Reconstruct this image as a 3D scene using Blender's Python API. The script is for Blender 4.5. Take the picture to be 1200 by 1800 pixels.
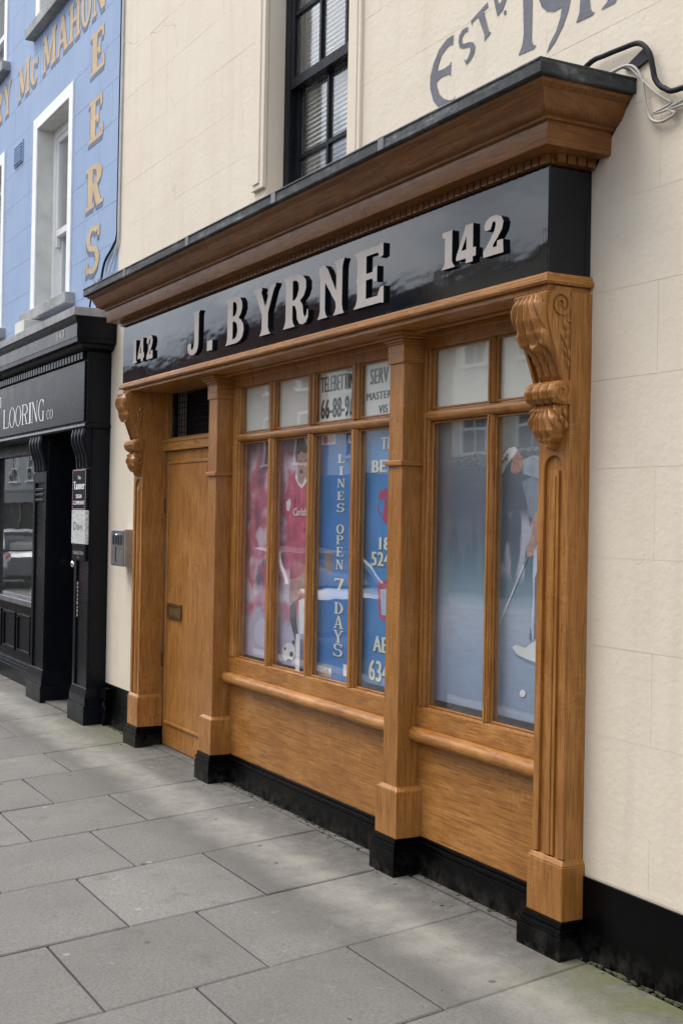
import bpy, bmesh, math, random
from mathutils import Vector, Matrix, geometry
random.seed(7)
PI = math.pi
for o in list(bpy.data.objects): bpy.data.objects.remove(o)
S = bpy.context.scene
C = S.collection

# ------------------------------------------------------------------ camera
YAW, PITCH, ROLL = 1.0775, 0.0053, 0.0183
cam = bpy.data.cameras.new('camera')
co = bpy.data.objects.new('camera', cam); C.objects.link(co)
fw = Vector((-math.sin(YAW)*math.cos(PITCH), math.cos(YAW)*math.cos(PITCH), math.sin(PITCH)))
rt = Vector((math.cos(YAW), math.sin(YAW), 0)); up = rt.cross(fw)
r2 = rt*math.cos(ROLL) + up*math.sin(ROLL); u2 = up*math.cos(ROLL) - rt*math.sin(ROLL)
M = Matrix((r2, u2, -fw)).transposed().to_4x4(); M.translation = (3.7057, -3.0406, 1.6)
co.matrix_world = M
cam.sensor_fit = 'VERTICAL'; cam.sensor_height = 36.0; cam.lens = 36.0*2230.6/1800.0
cam.clip_start = 0.05; cam.clip_end = 2000
S.camera = co
S.render.resolution_x, S.render.resolution_y = 682, 1024

# ------------------------------------------------------------------ sky and sun
SUN_EL, SUN_AZ = math.radians(62), math.radians(220)      # azimuth clockwise from +Y
W = bpy.data.worlds.new('World'); S.world = W; W.use_nodes = True
nt = W.node_tree; nt.nodes.clear()
wo = nt.nodes.new('ShaderNodeOutputWorld'); bg = nt.nodes.new('ShaderNodeBackground')
sky = nt.nodes.new('ShaderNodeTexSky'); sky.sky_type = 'NISHITA'; sky.sun_disc = False
sky.sun_elevation = SUN_EL; sky.sun_rotation = SUN_AZ; sky.dust_density = 2.0; sky.air_density = 1.0
tc = nt.nodes.new('ShaderNodeTexCoord'); mp = nt.nodes.new('ShaderNodeMapping'); mp.inputs['Scale'].default_value = (1.0, 1.0, 2.6)
cn = nt.nodes.new('ShaderNodeTexNoise'); cn.inputs['Scale'].default_value = 2.3; cn.inputs['Detail'].default_value = 7; cn.inputs['Roughness'].default_value = .55
cr = nt.nodes.new('ShaderNodeValToRGB'); cr.color_ramp.elements[0].position = .36; cr.color_ramp.elements[1].position = .56
cc = nt.nodes.new('ShaderNodeValToRGB')
cc.color_ramp.elements[0].position = .3; cc.color_ramp.elements[0].color = (12, 14.6, 19.2, 1)
cc.color_ramp.elements[1].position = .75; cc.color_ramp.elements[1].color = (27, 26.8, 26.2, 1)
mx = nt.nodes.new('ShaderNodeMix'); mx.data_type = 'RGBA'
nt.links.new(tc.outputs['Generated'], mp.inputs['Vector']); nt.links.new(mp.outputs[0], cn.inputs['Vector'])
nt.links.new(cn.outputs['Fac'], cr.inputs[0]); nt.links.new(cn.outputs['Fac'], cc.inputs[0])
nt.links.new(cr.outputs[0], mx.inputs['Factor']); nt.links.new(sky.outputs[0], mx.inputs['A']); nt.links.new(cc.outputs[0], mx.inputs['B'])
nt.links.new(mx.outputs['Result'], bg.inputs['Color']); bg.inputs['Strength'].default_value = 0.098
nt.links.new(bg.outputs[0], wo.inputs[0])
sd = bpy.data.lights.new('sun', 'SUN'); sd.energy = 3.1; sd.angle = math.radians(40); sd.color = (1.0, .96, .9)
so = bpy.data.objects.new('sun', sd); C.objects.link(so)
sdir = Vector((math.sin(SUN_AZ)*math.cos(SUN_EL), math.cos(SUN_AZ)*math.cos(SUN_EL), math.sin(SUN_EL)))
so.rotation_euler = (-sdir).to_track_quat('-Z', 'Y').to_euler(); so.location = (0, -6, 12)
S.view_settings.view_transform = 'Standard'; S.view_settings.look = 'None'
S.view_settings.exposure = 0.07; S.view_settings.gamma = 1.0; S.view_settings.use_curve_mapping = False

# ------------------------------------------------------------------ materials
class NT:
    def __init__(s, name):
        s.m = bpy.data.materials.new(name); s.m.use_nodes = True; s.t = s.m.node_tree
        s.b = s.t.nodes['Principled BSDF']; s.out = s.t.nodes['Material Output']
        s.pos = None
    def n(s, typ, **kw):
        o = s.t.nodes.new('ShaderNode'+typ)
        for k, v in kw.items(): setattr(o, k, v)
        return o
    def l(s, a, b): s.t.links.new(a, b)
    def P(s):
        if not s.pos: s.pos = s.n('NewGeometry')
        return s.pos.outputs['Position']
    def noise(s, vec, scale=5., detail=4., rough=.5, dist=0.):
        o = s.n('TexNoise'); o.inputs['Scale'].default_value = scale; o.inputs['Detail'].default_value = detail
        o.inputs['Roughness'].default_value = rough; o.inputs['Distortion'].default_value = dist
        if vec is not None: s.l(vec, o.inputs['Vector'])
        return o.outputs['Fac']
    def map(s, vec, scale=(1, 1, 1), loc=(0, 0, 0), rot=(0, 0, 0)):
        o = s.n('Mapping'); o.inputs['Scale'].default_value = scale; o.inputs['Location'].default_value = loc; o.inputs['Rotation'].default_value = rot
        s.l(vec, o.inputs['Vector']); return o.outputs[0]
    def ramp(s, fac, stops, interp='LINEAR'):
        o = s.n('ValToRGB'); r = o.color_ramp; r.interpolation = interp
        while len(r.elements) < len(stops): r.elements.new(.5)
        for e, (p, c) in zip(r.elements, stops):
            e.position = p; e.color = tuple(c)+(1,) if len(c) == 3 else c
        s.l(fac, o.inputs[0]); return o.outputs['Color']
    def g(s, v): return (v, v, v)
    def mix(s, f, a, b, mode='MIX'):
        o = s.n('Mix', data_type='RGBA', blend_type=mode)
        for i, x in (('Factor', f), ('A', a), ('B', b)):
            if isinstance(x, (int, float)): o.inputs[i].default_value = x if i == 'Factor' else (x, x, x, 1)
            elif isinstance(x, tuple): o.inputs[i].default_value = x+(1,)
            else: s.l(x, o.inputs[i])
        return o.outputs['Result']
    def math(s, op, a, b=None, clamp=False):
        o = s.n('Math', operation=op, use_clamp=clamp)
        for i, x in ((0, a), (1, b)):
            if x is None: continue
            if isinstance(x, (int, float)): o.inputs[i].default_value = x
            else: s.l(x, o.inputs[i])
        return o.outputs[0]
    def bump(s, h, strength=.3, dist=.01):
        o = s.n('Bump'); o.inputs['Strength'].default_value = strength; o.inputs['Distance'].default_value = dist
        s.l(h, o.inputs['Height']); s.l(o.outputs[0], s.b.inputs['Normal']); return o
    def col(s, x):
        if isinstance(x, tuple): s.b.inputs['Base Color'].default_value = x+(1,)
        else: s.l(x, s.b.inputs['Base Color'])
    def rough(s, x):
        if isinstance(x, (int, float)): s.b.inputs['Roughness'].default_value = x
        else: s.l(x, s.b.inputs['Roughness'])
    def sep(s, v):
        o = s.n('SeparateXYZ'); s.l(v, o.inputs[0]); return o.outputs
    def comb(s, x, y, z):
        o = s.n('CombineXYZ')
        for i, v in enumerate((x, y, z)):
            if isinstance(v, (int, float)): o.inputs[i].default_value = v
            else: s.l(v, o.inputs[i])
        return o.outputs[0]
MT = {}
def plain(name, col, rough=.6, metal=0., bump=0., scale=60., vary=.12, coat=0.):
    k = NT(name); P = k.P()
    a = k.noise(P, scale*.12, 5, .6)
    k.col(k.mix(k.ramp(a, [(.3, k.g(0)), (.7, k.g(1))]), tuple(c*(1-vary) for c in col), tuple(min(1, c*(1+vary)) for c in col)))
    r = k.noise(P, scale*.3, 4); k.rough(k.math('ADD', rough-.08, k.math('MULTIPLY', r, .16)))
    k.b.inputs['Metallic'].default_value = metal
    if max(col) < .06 and not metal: k.b.inputs['Specular IOR Level'].default_value = .06
    if coat: k.b.inputs['Coat Weight'].default_value = coat; k.b.inputs['Coat Roughness'].default_value = .12
    if bump: k.bump(k.noise(P, scale, 4), bump, .004)
    MT[name] = k.m; return k.m

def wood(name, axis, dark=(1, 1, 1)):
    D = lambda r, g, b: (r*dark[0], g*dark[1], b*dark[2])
    k = NT(name); P = k.P(); x, y, z = k.sep(P)[:3]
    gn = k.n('NewGeometry'); nz = k.math('ABSOLUTE', k.sep(gn.outputs['True Normal'])[2])
    oi = k.n('ObjectInfo'); rnd = k.math('MULTIPLY', oi.outputs['Random'], 37.0)
    if axis == 'h':
        u = k.math('ADD', x, k.math('MULTIPLY', y, k.math('SUBTRACT', 1.0, nz)))
        v = k.math('ADD', z, k.math('MULTIPLY', y, nz))
    else:
        u = z; v = k.math('ADD', x, k.math('MULTIPLY', y, 1.0))
    uv = k.comb(k.math('ADD', u, rnd), k.math('ADD', v, rnd), rnd)
    big = k.noise(k.map(uv, (2.6, 16, 1)), 1.0, 5, .62, 1.2)          # broad figure
    st = k.noise(k.map(uv, (6.0, 190, 1)), 1.0, 3, .6)               # pores
    st2 = k.noise(k.map(uv, (14, 420, 1)), 1.0, 2, .5)
    fl = k.noise(k.map(uv, (70, 22, 1)), 1.0, 2, .5, 1.5)            # medullary flecks across the grain
    flm = k.noise(k.map(uv, (3, 4, 1)), 1.0, 2)
    patch = k.noise(P, 2.4, 5, .65)
    base = k.ramp(big, [(.28, D(.31, .125, .026)), (.48, D(.425, .185, .044)), (.60, D(.475, .215, .056)), (.75, D(.57, .275, .082))])
    c = k.mix(k.ramp(st, [(.38, k.g(.72)), (.52, k.g(0))]), base, D(.17, .062, .013))
    c = k.mix(k.math('MULTIPLY', k.ramp(st2, [(.5, k.g(0)), (.64, k.g(1))]), .35), c, D(.15, .055, .012))
    f = k.math('MULTIPLY', k.ramp(fl, [(.53, k.g(0)), (.6, k.g(1))]), k.ramp(flm, [(.5, k.g(0)), (.62, k.g(1))]))
    c = k.mix(k.math('MULTIPLY', f, .28), c, D(.62, .32, .10))
    c = k.mix(k.ramp(patch, [(.33, k.g(.36)), (.52, k.g(0))]), c, D(.20, .072, .016))
    c = k.mix(k.ramp(patch, [(.56, k.g(0)), (.74, k.g(.35))]), c, D(.60, .31, .11))
    c = k.mix(k.math('MULTIPLY', oi.outputs['Random'], .34), c, D(.22, .085, .019))      # board to board
    # knocks and scuffs with their own shape
    sc = k.noise(k.map(P, (1, 1, 1.6)), 23, 6, .7)
    c = k.mix(k.ramp(sc, [(.70, k.g(0)), (.74, k.g(.8))]), c, (.075, .035, .014))
    sc2 = k.noise(k.map(P, (1.3, 1, 1), (5, 3, 1)), 31, 7, .75)
    c = k.mix(k.ramp(sc2, [(.735, k.g(0)), (.76, k.g(.7))]), c, (.5, .38, .25))
    k.col(c)
    k.rough(k.ramp(k.noise(P, 14, 5, .6), [(.3, k.g(.24)), (.7, k.g(.48))]))
    k.b.inputs['Specular IOR Level'].default_value = .28
    k.b.inputs['Coat Weight'].default_value = .16; k.b.inputs['Coat Roughness'].default_value = .11
    h = k.math('ADD', k.math('MULTIPLY', st, .6), k.math('MULTIPLY', k.noise(P, 45, 4), .55))
    k.bump(h, .32, .0035); MT[name] = k.m
wood('oak_upright', 'v'); wood('oak_level', 'h'); wood('oak_stain_shade', 'h', (.56, .52, .54))     # cornice boards: old darker stain, plus some of the cove's shade in the colour

def stucco(name, a, b, lich=.0):
    k = NT(name); P = k.P(); x, y, z = k.sep(P)[:3]
    n1 = k.noise(P, 1.3, 5, .6); n2 = k.noise(k.map(P, (7, 7, .45)), 1.0, 4, .6); n3 = k.noise(P, 9, 6, .65)
    c = k.mix(k.ramp(n1, [(.3, k.g(0)), (.7, k.g(1))]), a, b)
    c = k.mix(k.ramp(n2, [(.52, k.g(0)), (.74, k.g(.20))]), c, tuple(v*.70 for v in a))     # rain streaks
    c = k.mix(k.ramp(n3, [(.62, k.g(0)), (.80, k.g(.20))]), c, tuple(v*.70 for v in a))
    # splash dirt at the foot of the wall
    foot = k.math('MULTIPLY', k.math('SUBTRACT', 1.0, k.math('MULTIPLY', z, 1.1), True), k.ramp(k.noise(P, 5, 5, .7), [(.4, k.g(0)), (.75, k.g(1))]))
    c = k.mix(k.math('MULTIPLY', foot, .22), c, (.32, .27, .20))
    # hair cracks
    vo = k.n('TexVoronoi', feature='DISTANCE_TO_EDGE'); vo.inputs['Scale'].default_value = .55
    wv = k.n('TexNoise'); wv.inputs['Scale'].default_value = 3.0; wv.inputs['Detail'].default_value = 5; k.l(P, wv.inputs['Vector'])
    va = k.n('VectorMath', operation='MULTIPLY_ADD'); k.l(wv.outputs['Color'], va.inputs[0]); va.inputs[1].default_value = (.5, .5, .5); k.l(P, va.inputs[2])
    k.l(va.outputs[0], vo.inputs['Vector'])
    ck = k.math('MULTIPLY', k.ramp(vo.outputs['Distance'], [(0, k.g(1)), (.0018, k.g(0))]), k.ramp(k.noise(P, 1.9, 2), [(.55, k.g(0)), (.62, k.g(1))]))
    c = k.mix(k.math('MULTIPLY', ck, .25), c, (.16, .13, .09))
    k.col(c); k.rough(.72); k.b.inputs['Specular IOR Level'].default_value = .3
    h = k.math('ADD', k.math('MULTIPLY', k.noise(P, 34, 5, .6), 1.0), k.math('MULTIPLY', k.noise(P, 6, 3), 1.2))
    h = k.math('SUBTRACT', h, k.math('MULTIPLY', ck, .8))
    k.bump(h, .30, .008); MT[name] = k.m
stucco('cream_stucco', (.70, .605, .478), (.745, .66, .535))
stucco('blue_stucco', (.275, .36, .53), (.315, .41, .58))

def concrete():
    k = NT('flagstone'); P = k.P(); x, y, z = k.sep(P)[:3]
    oi = k.n('ObjectInfo'); rnd = oi.outputs['Random']
    a = k.noise(P, 2.0, 5, .6); f = k.noise(P, 90, 3, .6); f2 = k.noise(P, 300, 2, .5)
    c = k.mix(k.ramp(a, [(.3, k.g(0)), (.7, k.g(1))]), (.165, .156, .143), (.230, .219, .202))
    c = k.mix(k.math('MULTIPLY', rnd, .55), c, (.115, .107, .097))
    c = k.mix(k.ramp(f, [(.35, k.g(.5)), (.6, k.g(0))]), c, (.075, .07, .064))
    c = k.mix(k.ramp(f2, [(.62, k.g(0)), (.7, k.g(.4))]), c, (.30, .285, .265))
    # wear line and grime that run along the shopfront
    wn = k.noise(P, 3.2, 5, .65)
    d = k.math('ADD', y, k.math('MULTIPLY', k.math('SUBTRACT', wn, .5), .30))
    pale = k.ramp(k.math('MULTIPLY', d, -1.0), [(.26, k.g(0)), (.36, k.g(1)), (.46, k.g(.75)), (.60, k.g(0))])
    grime = k.ramp(k.math('MULTIPLY', d, -1.0), [(.0, k.g(1)), (.16, k.g(.8)), (.30, k.g(0))])
    d2 = k.ramp(k.math('MULTIPLY', d, -1.0), [(.50, k.g(0)), (.62, k.g(1)), (.85, k.g(0))])
    pm = k.math('MULTIPLY', k.sep(pale)[0], k.ramp(k.noise(P, 7, 5, .7), [(.3, k.g(.15)), (.6, k.g(1))]))
    c = k.mix(k.math('MULTIPLY', pm, .6), c, (.30, .285, .245))
    c = k.mix(k.math('MULTIPLY', k.sep(d2)[0], .45), c, (.075, .069, .06))
    c = k.mix(k.math('MULTIPLY', k.sep(grime)[0], k.math('ADD', .15, k.math('MULTIPLY', k.ramp(k.noise(P, 11, 5, .7), [(.35, k.g(0)), (.6, k.g(1))]), .55))), c, (.06, .053, .045))
    # algae by the wall feet either side of the shopfront
    gx = k.math('MAXIMUM', k.ramp(k.math('MULTIPLY', k.math('ADD', x, 0.12), 1.0), [(.0, k.g(0)), (.25, k.g(1))]), k.ramp(k.math('MULTIPLY', k.math('ADD', x, 4.55), -.5), [(.0, k.g(0)), (.12, k.g(1)), (.6, k.g(.8)), (.95, k.g(0))]))
    gy = k.ramp(k.math('MULTIPLY', d, -1.0), [(.05, k.g(1)), (.30, k.g(.45)), (.52, k.g(0))])
    gm = k.math('MULTIPLY', k.math('MULTIPLY', gx, k.sep(gy)[0]), k.ramp(k.noise(P, 6, 5, .7), [(.32, k.g(0)), (.58, k.g(1))]))
    c = k.mix(k.math('MULTIPLY', gm, .75), c, (.115, .118, .045))
    bl = k.noise(P, 4.6, 6, .7); c = k.mix(k.ramp(bl, [(.58, k.g(0)), (.70, k.g(.45))]), c, (.085, .078, .068))
    bl2 = k.noise(k.map(P, (1, 1, 1), (7, 2, 0)), 9, 6, .72); c = k.mix(k.ramp(bl2, [(.64, k.g(0)), (.72, k.g(.5))]), c, (.30, .285, .26))
    # trodden gum and drips
    vo = k.n('TexVoronoi', voronoi_dimensions='2D'); vo.inputs['Scale'].default_value = 3.0; vo.inputs['Randomness'].default_value = 1.0
    k.l(k.map(P, (1, 1, .01)), vo.inputs['Vector'])
    gum = k.ramp(vo.outputs['Distance'], [(.036, k.g(1)), (.046, k.g(0))])
    pick = k.sep(vo.outputs['Color'])[0]
    c = k.mix(k.math('MULTIPLY', gum, k.ramp(pick, [(.86, k.g(0)), (.87, k.g(.45))])), c, (.34, .33, .31))
    c = k.mix(k.math('MULTIPLY', gum, k.ramp(pick, [(.10, k.g(.75)), (.11, k.g(0))])), c, (.06, .055, .05))
    k.col(c); k.rough(k.ramp(a, [(.3, k.g(.72)), (.7, k.g(.9))])); k.b.inputs['Specular IOR Level'].default_value = .3
    k.bump(k.math('ADD', k.math('MULTIPLY', f, .7), k.math('MULTIPLY', a, 1.2)), .3, .004); MT['flagstone'] = k.m
concrete()

def blackpaint(name, rough, bumpd, coat=.0, base=(.008, .0085, .010), spec=.5, bstr=.35, wav=0.):
    k = NT(name); P = k.P()
    n = k.noise(k.map(P, (70, 30, 9)), 1.0, 5, .6, .5); n2 = k.noise(P, 5, 4, .6); n3 = k.noise(P, 160, 2)
    sp = k.noise(k.map(P, (1, 1, 1.7)), 34, 6, .75)
    c = k.mix(k.ramp(sp, [(.70, k.g(0)), (.75, k.g(.45))]), base, (.08, .075, .07))
    zz = k.sep(P)[2]; du = k.math('MULTIPLY', k.math('SUBTRACT', 1.0, k.math('MULTIPLY', zz, 9.0), True), k.ramp(k.noise(P, 14, 6, .7), [(.42, k.g(0)), (.66, k.g(1))]))
    c = k.mix(k.math('MULTIPLY', du, .35), c, (.10, .092, .08))
    k.col(c); k.b.inputs['Specular IOR Level'].default_value = spec
    k.rough(k.math('ADD', rough, k.math('MULTIPLY', k.ramp(n2, [(.35, k.g(0)), (.7, k.g(1))]), rough*.9)))
    k.b.inputs['Coat Weight'].default_value = coat; k.b.inputs['Coat Roughness'].default_value = rough*.7
    k.bump(k.math('ADD', n, k.math('ADD', k.math('MULTIPLY', k.noise(P, 22, 3), .5), k.math('MULTIPLY', k.noise(k.map(P, (3.5, 1, 9)), 1.0, 2), wav))), bstr, bumpd); MT[name] = k.m
blackpaint('fascia_black', .035, .0006, .0, (.004, .005, .008), .45, .14, 11.0)
blackpaint('plinth_black', .18, .0025, 0, (.0015, .0016, .002), .10)
plain('neighbour_black', (.006, .007, .010), .28, bump=.03, scale=25); MT['neighbour_black'].node_tree.nodes['Principled BSDF'].inputs['Specular IOR Level'].default_value = .15
plain('letter_face', (.43, .38, .345), .55, bump=.15, vary=.10)
plain('letter_side', (.010, .010, .011), .4)
def lead():
    k = NT('lead'); P = k.P()
    a = k.noise(k.map(P, (1.2, 2, 6)), 3.0, 6, .65); b = k.noise(P, 26, 5, .7)
    c = k.ramp(a, [(.34, (.022, .025, .025)), (.50, (.05, .053, .055)), (.62, (.13, .13, .135)), (.72, (.42, .41, .40))])
    c = k.mix(k.ramp(b, [(.40, k.g(.6)), (.56, k.g(0))]), c, (.02, .022, .02))
    k.col(c); k.rough(.55); k.b.inputs['Specular IOR Level'].default_value = .2; k.bump(k.noise(P, 30, 4), .5, .006); MT['lead'] = k.m
lead()
plain('lead_pale', (.16, .16, .165), .5, .35, bump=.3, scale=30, vary=.25)
plain('sign_grey', (.115, .12, .14), .6, bump=.5, scale=50, vary=.25)
plain('sign_gold', (.52, .36, .19), .6, bump=.3, scale=50, vary=.15)
plain('sign_shadow', (.10, .13, .20), .6, bump=.3, scale=50, vary=.15)
plain('white_paint', (.78, .78, .76), .45, bump=.2, vary=.06)
plain('white_weathered', (.62, .61, .57), .6, bump=.3, scale=30, vary=.18)
plain('sill_stone', (.30, .30, .30), .8, bump=.5, scale=60, vary=.3)
plain('window_black', (.012, .013, .016), .28, bump=.25, scale=40, vary=.3)
plain('brass_old', (.16, .085, .04), .42, .6, bump=.3, vary=.35)
plain('brass_flap', (.23, .14, .055), .4, .5, vary=.3)
plain('steel', (.42, .40, .37), .38, .75, bump=.12, vary=.12)
plain('steel_face', (.34, .34, .35), .32, .85, bump=.10, vary=.3)
plain('steel_dark', (.04, .04, .045), .4)
plain('chrome', (.72, .72, .74), .12, 1.0, vary=.04)
plain('cable_black', (.02, .022, .026), .45)
plain('cable_grey', (.40, .38, .34), .55)
plain('cable_white', (.60, .61, .64), .5)
plain('card_white', (.90, .90, .83), .5, vary=.03)
plain('card_text', (.012, .012, .012), .6)
plain('room_dark', (.03, .028, .026), .9)
plain('bed_grey', (.36, .34, .31), .7, vary=.15)
plain('mortar', (.045, .042, .036), .95, vary=.4)
plain('asphalt', (.055, .055, .056), .85, bump=.6, scale=150, vary=.25)
plain('kerbstone', (.27, .26, .25), .8, bump=.5, scale=90, vary=.2)
plain('granite', (.55, .55, .54), .35, bump=.1, scale=500, vary=.5)
plain('poster_blue', (.045, .195, .52), .35, vary=.14, scale=25)
plain('poster_blue_b', (.065, .25, .57), .35, vary=.14, scale=25)
plain('poster_letter', (.74, .76, .70), .5, vary=.05)
plain('poster_letter_shadow', (.10, .12, .12), .5, vary=.05)
plain('print_white', (.80, .80, .82), .4, vary=.12); plain('print_dark', (.10, .085, .11), .4)
plain('print_shade', (.16, .17, .26), .4)
plain('print_pink', (.46, .06, .12), .4, vary=.12); plain('print_screen', (.42, .52, .66), .4)
plain('print_orange', (.55, .32, .12), .4); plain('print_brown', (.26, .17, .16), .5, vary=.3)
plain('leaf_green', (.06, .10, .03), .7, vary=.4)
plain('grit', (.15, .14, .125), .9, vary=.6, scale=400)
plain('moss_brown', (.055, .055, .03), .9, vary=.5)
plain('dry_stem', (.16, .13, .07), .8, vary=.3)
plain('dark_green', (.012, .03, .024), .3); plain('roof_slate', (.07, .075, .085), .7, vary=.25)
plain('house_cream', (.62, .55, .40), .8, vary=.08); plain('house_white', (.66, .65, .61), .8, vary=.08); plain('house_grey', (.33, .33, .33), .8, vary=.08)
plain('blind', (.55, .55, .54), .6)
plain('car_silver', (.20, .21, .225), .3, .5, vary=.05, coat=.8); plain('car_red', (.30, .02, .02), .3, vary=.05, coat=.8); plain('tyre', (.02, .02, .02), .8); plain('car_glass', (.02, .025, .03), .08); plain('lamp_red', (.45, .02, .02), .2)
def brick():
    k = NT('brick_far'); P = k.P(); x, y, z = k.sep(P)[:3]
    b = k.n('TexBrick'); k.l(k.comb(x, z, 0.0), b.inputs['Vector'])
    for i, v in (('Color1', (.22, .085, .05, 1)), ('Color2', (.16, .06, .04, 1)), ('Mortar', (.25, .22, .19, 1))): b.inputs[i].default_value = v
    b.inputs['Scale'].default_value = 4.4; b.inputs['Mortar Size'].default_value = .012
    k.col(b.outputs['Color']); k.rough(.85); MT['brick_far'] = k.m
brick()
def glass(name, tint=(.985, .99, .988)):
    k = NT(name); k.t.nodes.remove(k.b)
    tr = k.n('BsdfTransparent'); tr.inputs[0].default_value = tint+(1,)
    gl = k.n('BsdfGlossy'); gl.inputs['Roughness'].default_value = .012; gl.inputs['Color'].default_value = (1, 1, 1, 1)
    fr = k.n('Fresnel'); P = k.P(); k.l(k.math('SUBTRACT', 1.5, k.math('MULTIPLY', k.pos.outputs['Backfacing'], 1.5-1/1.5)), fr.inputs['IOR'])
    bp = k.n('Bump'); bp.inputs['Strength'].default_value = .05; bp.inputs['Distance'].default_value = .02
    k.l(k.noise(P, 2.2, 2), bp.inputs['Height']); k.l(bp.outputs[0], gl.inputs['Normal'])
    du = k.n('BsdfDiffuse'); du.inputs[0].default_value = (.55, .56, .55, 1)
    m1 = k.n('MixShader'); k.l(k.math('MULTIPLY', k.ramp(k.noise(k.map(P, (3, 3, 1.2)), 2.5, 6, .65), [(.30, k.g(.4)), (.8, k.g(1))]), .05), m1.inputs[0]); k.l(tr.outputs[0], m1.inputs[1]); k.l(du.outputs[0], m1.inputs[2])
    mm = k.n('MixShader'); k.l(fr.outputs[0], mm.inputs[0]); k.l(m1.outputs[0], mm.inputs[1]); k.l(gl.outputs[0], mm.inputs[2])
    k.l(mm.outputs[0], k.out.inputs[0]); MT[name] = k.m
glass('glass')
def photo(name, col, con=.5, scale=(14, 1, 14)):
    k = NT(name); P = k.P()
    a = k.noise(k.map(P, scale), 1.0, 4, .6, .8); b = k.noise(k.map(P, (60, 1, 60)), 1.0, 3, .6)
    c = k.ramp(a, [(.25, tuple(v*(1-con) for v in col)), (.5, col), (.75, tuple(min(1, v*(1+con*.7)+.03) for v in col))])
    c = k.mix(k.math('MULTIPLY', b, .25), c, tuple(v*.6 for v in col)); k.col(c); k.rough(.32); MT[name] = k.m
photo('print_red', (.60, .10, .18), .5, (16, 1, 9)); photo('print_darkred', (.48, .085, .15), .55, (18, 1, 8))
photo('print_skin', (.50, .30, .25), .45, (30, 1, 26)); photo('print_hair', (.13, .07, .045), .7, (50, 1, 50))
photo('print_trouser', (.60, .63, .76), .3, (26, 1, 7)); photo('print_pale', (.42, .48, .58), .35, (22, 1, 12)); photo('print_navy', (.27, .31, .40), .35, (20, 1, 12))
def crowd():
    # printed photograph: out-of-focus red and white crowd, mauve grass below
    k = NT('print_crowd'); P = k.P(); x, y, z = k.sep(P)[:3]
    n = k.noise(k.map(P, (6.5, 1, 6.5), (3, 0, 1)), 1.0, 1.5, .4); n2 = k.noise(k.map(P, (5, 1, 7), (9, 0, 4)), 1.0, 1, .4)
    c = k.ramp(n, [(.26, (.09, .095, .17)), (.38, (.45, .11, .17)), (.52, (.58, .17, .26)), (.62, (.66, .55, .66))])
    c = k.mix(k.ramp(n2, [(.56, k.g(0)), (.68, k.g(.8))]), c, (.70, .62, .74))
    c = k.mix(k.ramp(n2, [(.28, k.g(.8)), (.40, k.g(0))]), c, (.06, .06, .11))
    low = k.ramp(k.math('ADD', k.math('MULTIPLY', z, .5), k.math('MULTIPLY', n2, .08)), [(.535, k.g(1)), (.57, k.g(0))])
    c = k.mix(k.sep(low)[0], c, (.55, .51, .68))
    topd = k.ramp(k.math('MULTIPLY', z, .4), [(.755, k.g(0)), (.80, k.g(1))])
    c = k.mix(k.math('MULTIPLY', k.sep(topd)[0], .8), c, (.06, .05, .07))
    k.col(c); k.rough(.3); MT['print_crowd'] = k.m
    # printed photograph: putting green with a blurred gallery of watchers
    k = NT('print_green'); P = k.P(); x, y, z = k.sep(P)[:3]
    s1 = k.noise(k.map(P, (2, 1, 9)), 1.0, 4, .6); cr_ = k.noise(k.map(P, (16, 1, 5.5)), 1.0, 1.5, .4); fine = k.noise(k.map(P, (8, 1, 60)), 1.0, 3)
    zz = k.math('ADD', k.math('MULTIPLY', z, .4), k.math('MULTIPLY', k.math('SUBTRACT', s1, .5), .03))
    c = k.ramp(zz, [(.29, (.27, .37, .54)), (.40, (.36, .45, .62)), (.47, (.52, .58, .70)), (.515, (.27, .38, .47)), (.56, (.12, .21, .26)), (.61, (.08, .11, .15)), (.70, (.12, .13, .16)), (.80, (.26, .27, .27))])
    ppl = k.sep(k.ramp(zz, [(.535, k.g(0)), (.56, k.g(1)), (.64, k.g(1)), (.66, k.g(0))]))[0]
    xm = k.ramp(k.math('ADD', x, 1.0), [(.20, k.g(.1)), (.34, k.g(1))])
    c = k.mix(k.math('MULTIPLY', k.math('MULTIPLY', ppl, k.sep(xm)[0]), k.sep(k.ramp(cr_, [(.48, k.g(0)), (.56, k.g(1))]))[0]), c, (.58, .55, .66))
    c = k.mix(k.math('MULTIPLY', fine, .5), c, (.16, .21, .31))
    k.col(c); k.rough(.3); MT['print_green'] = k.m
crowd()
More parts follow.
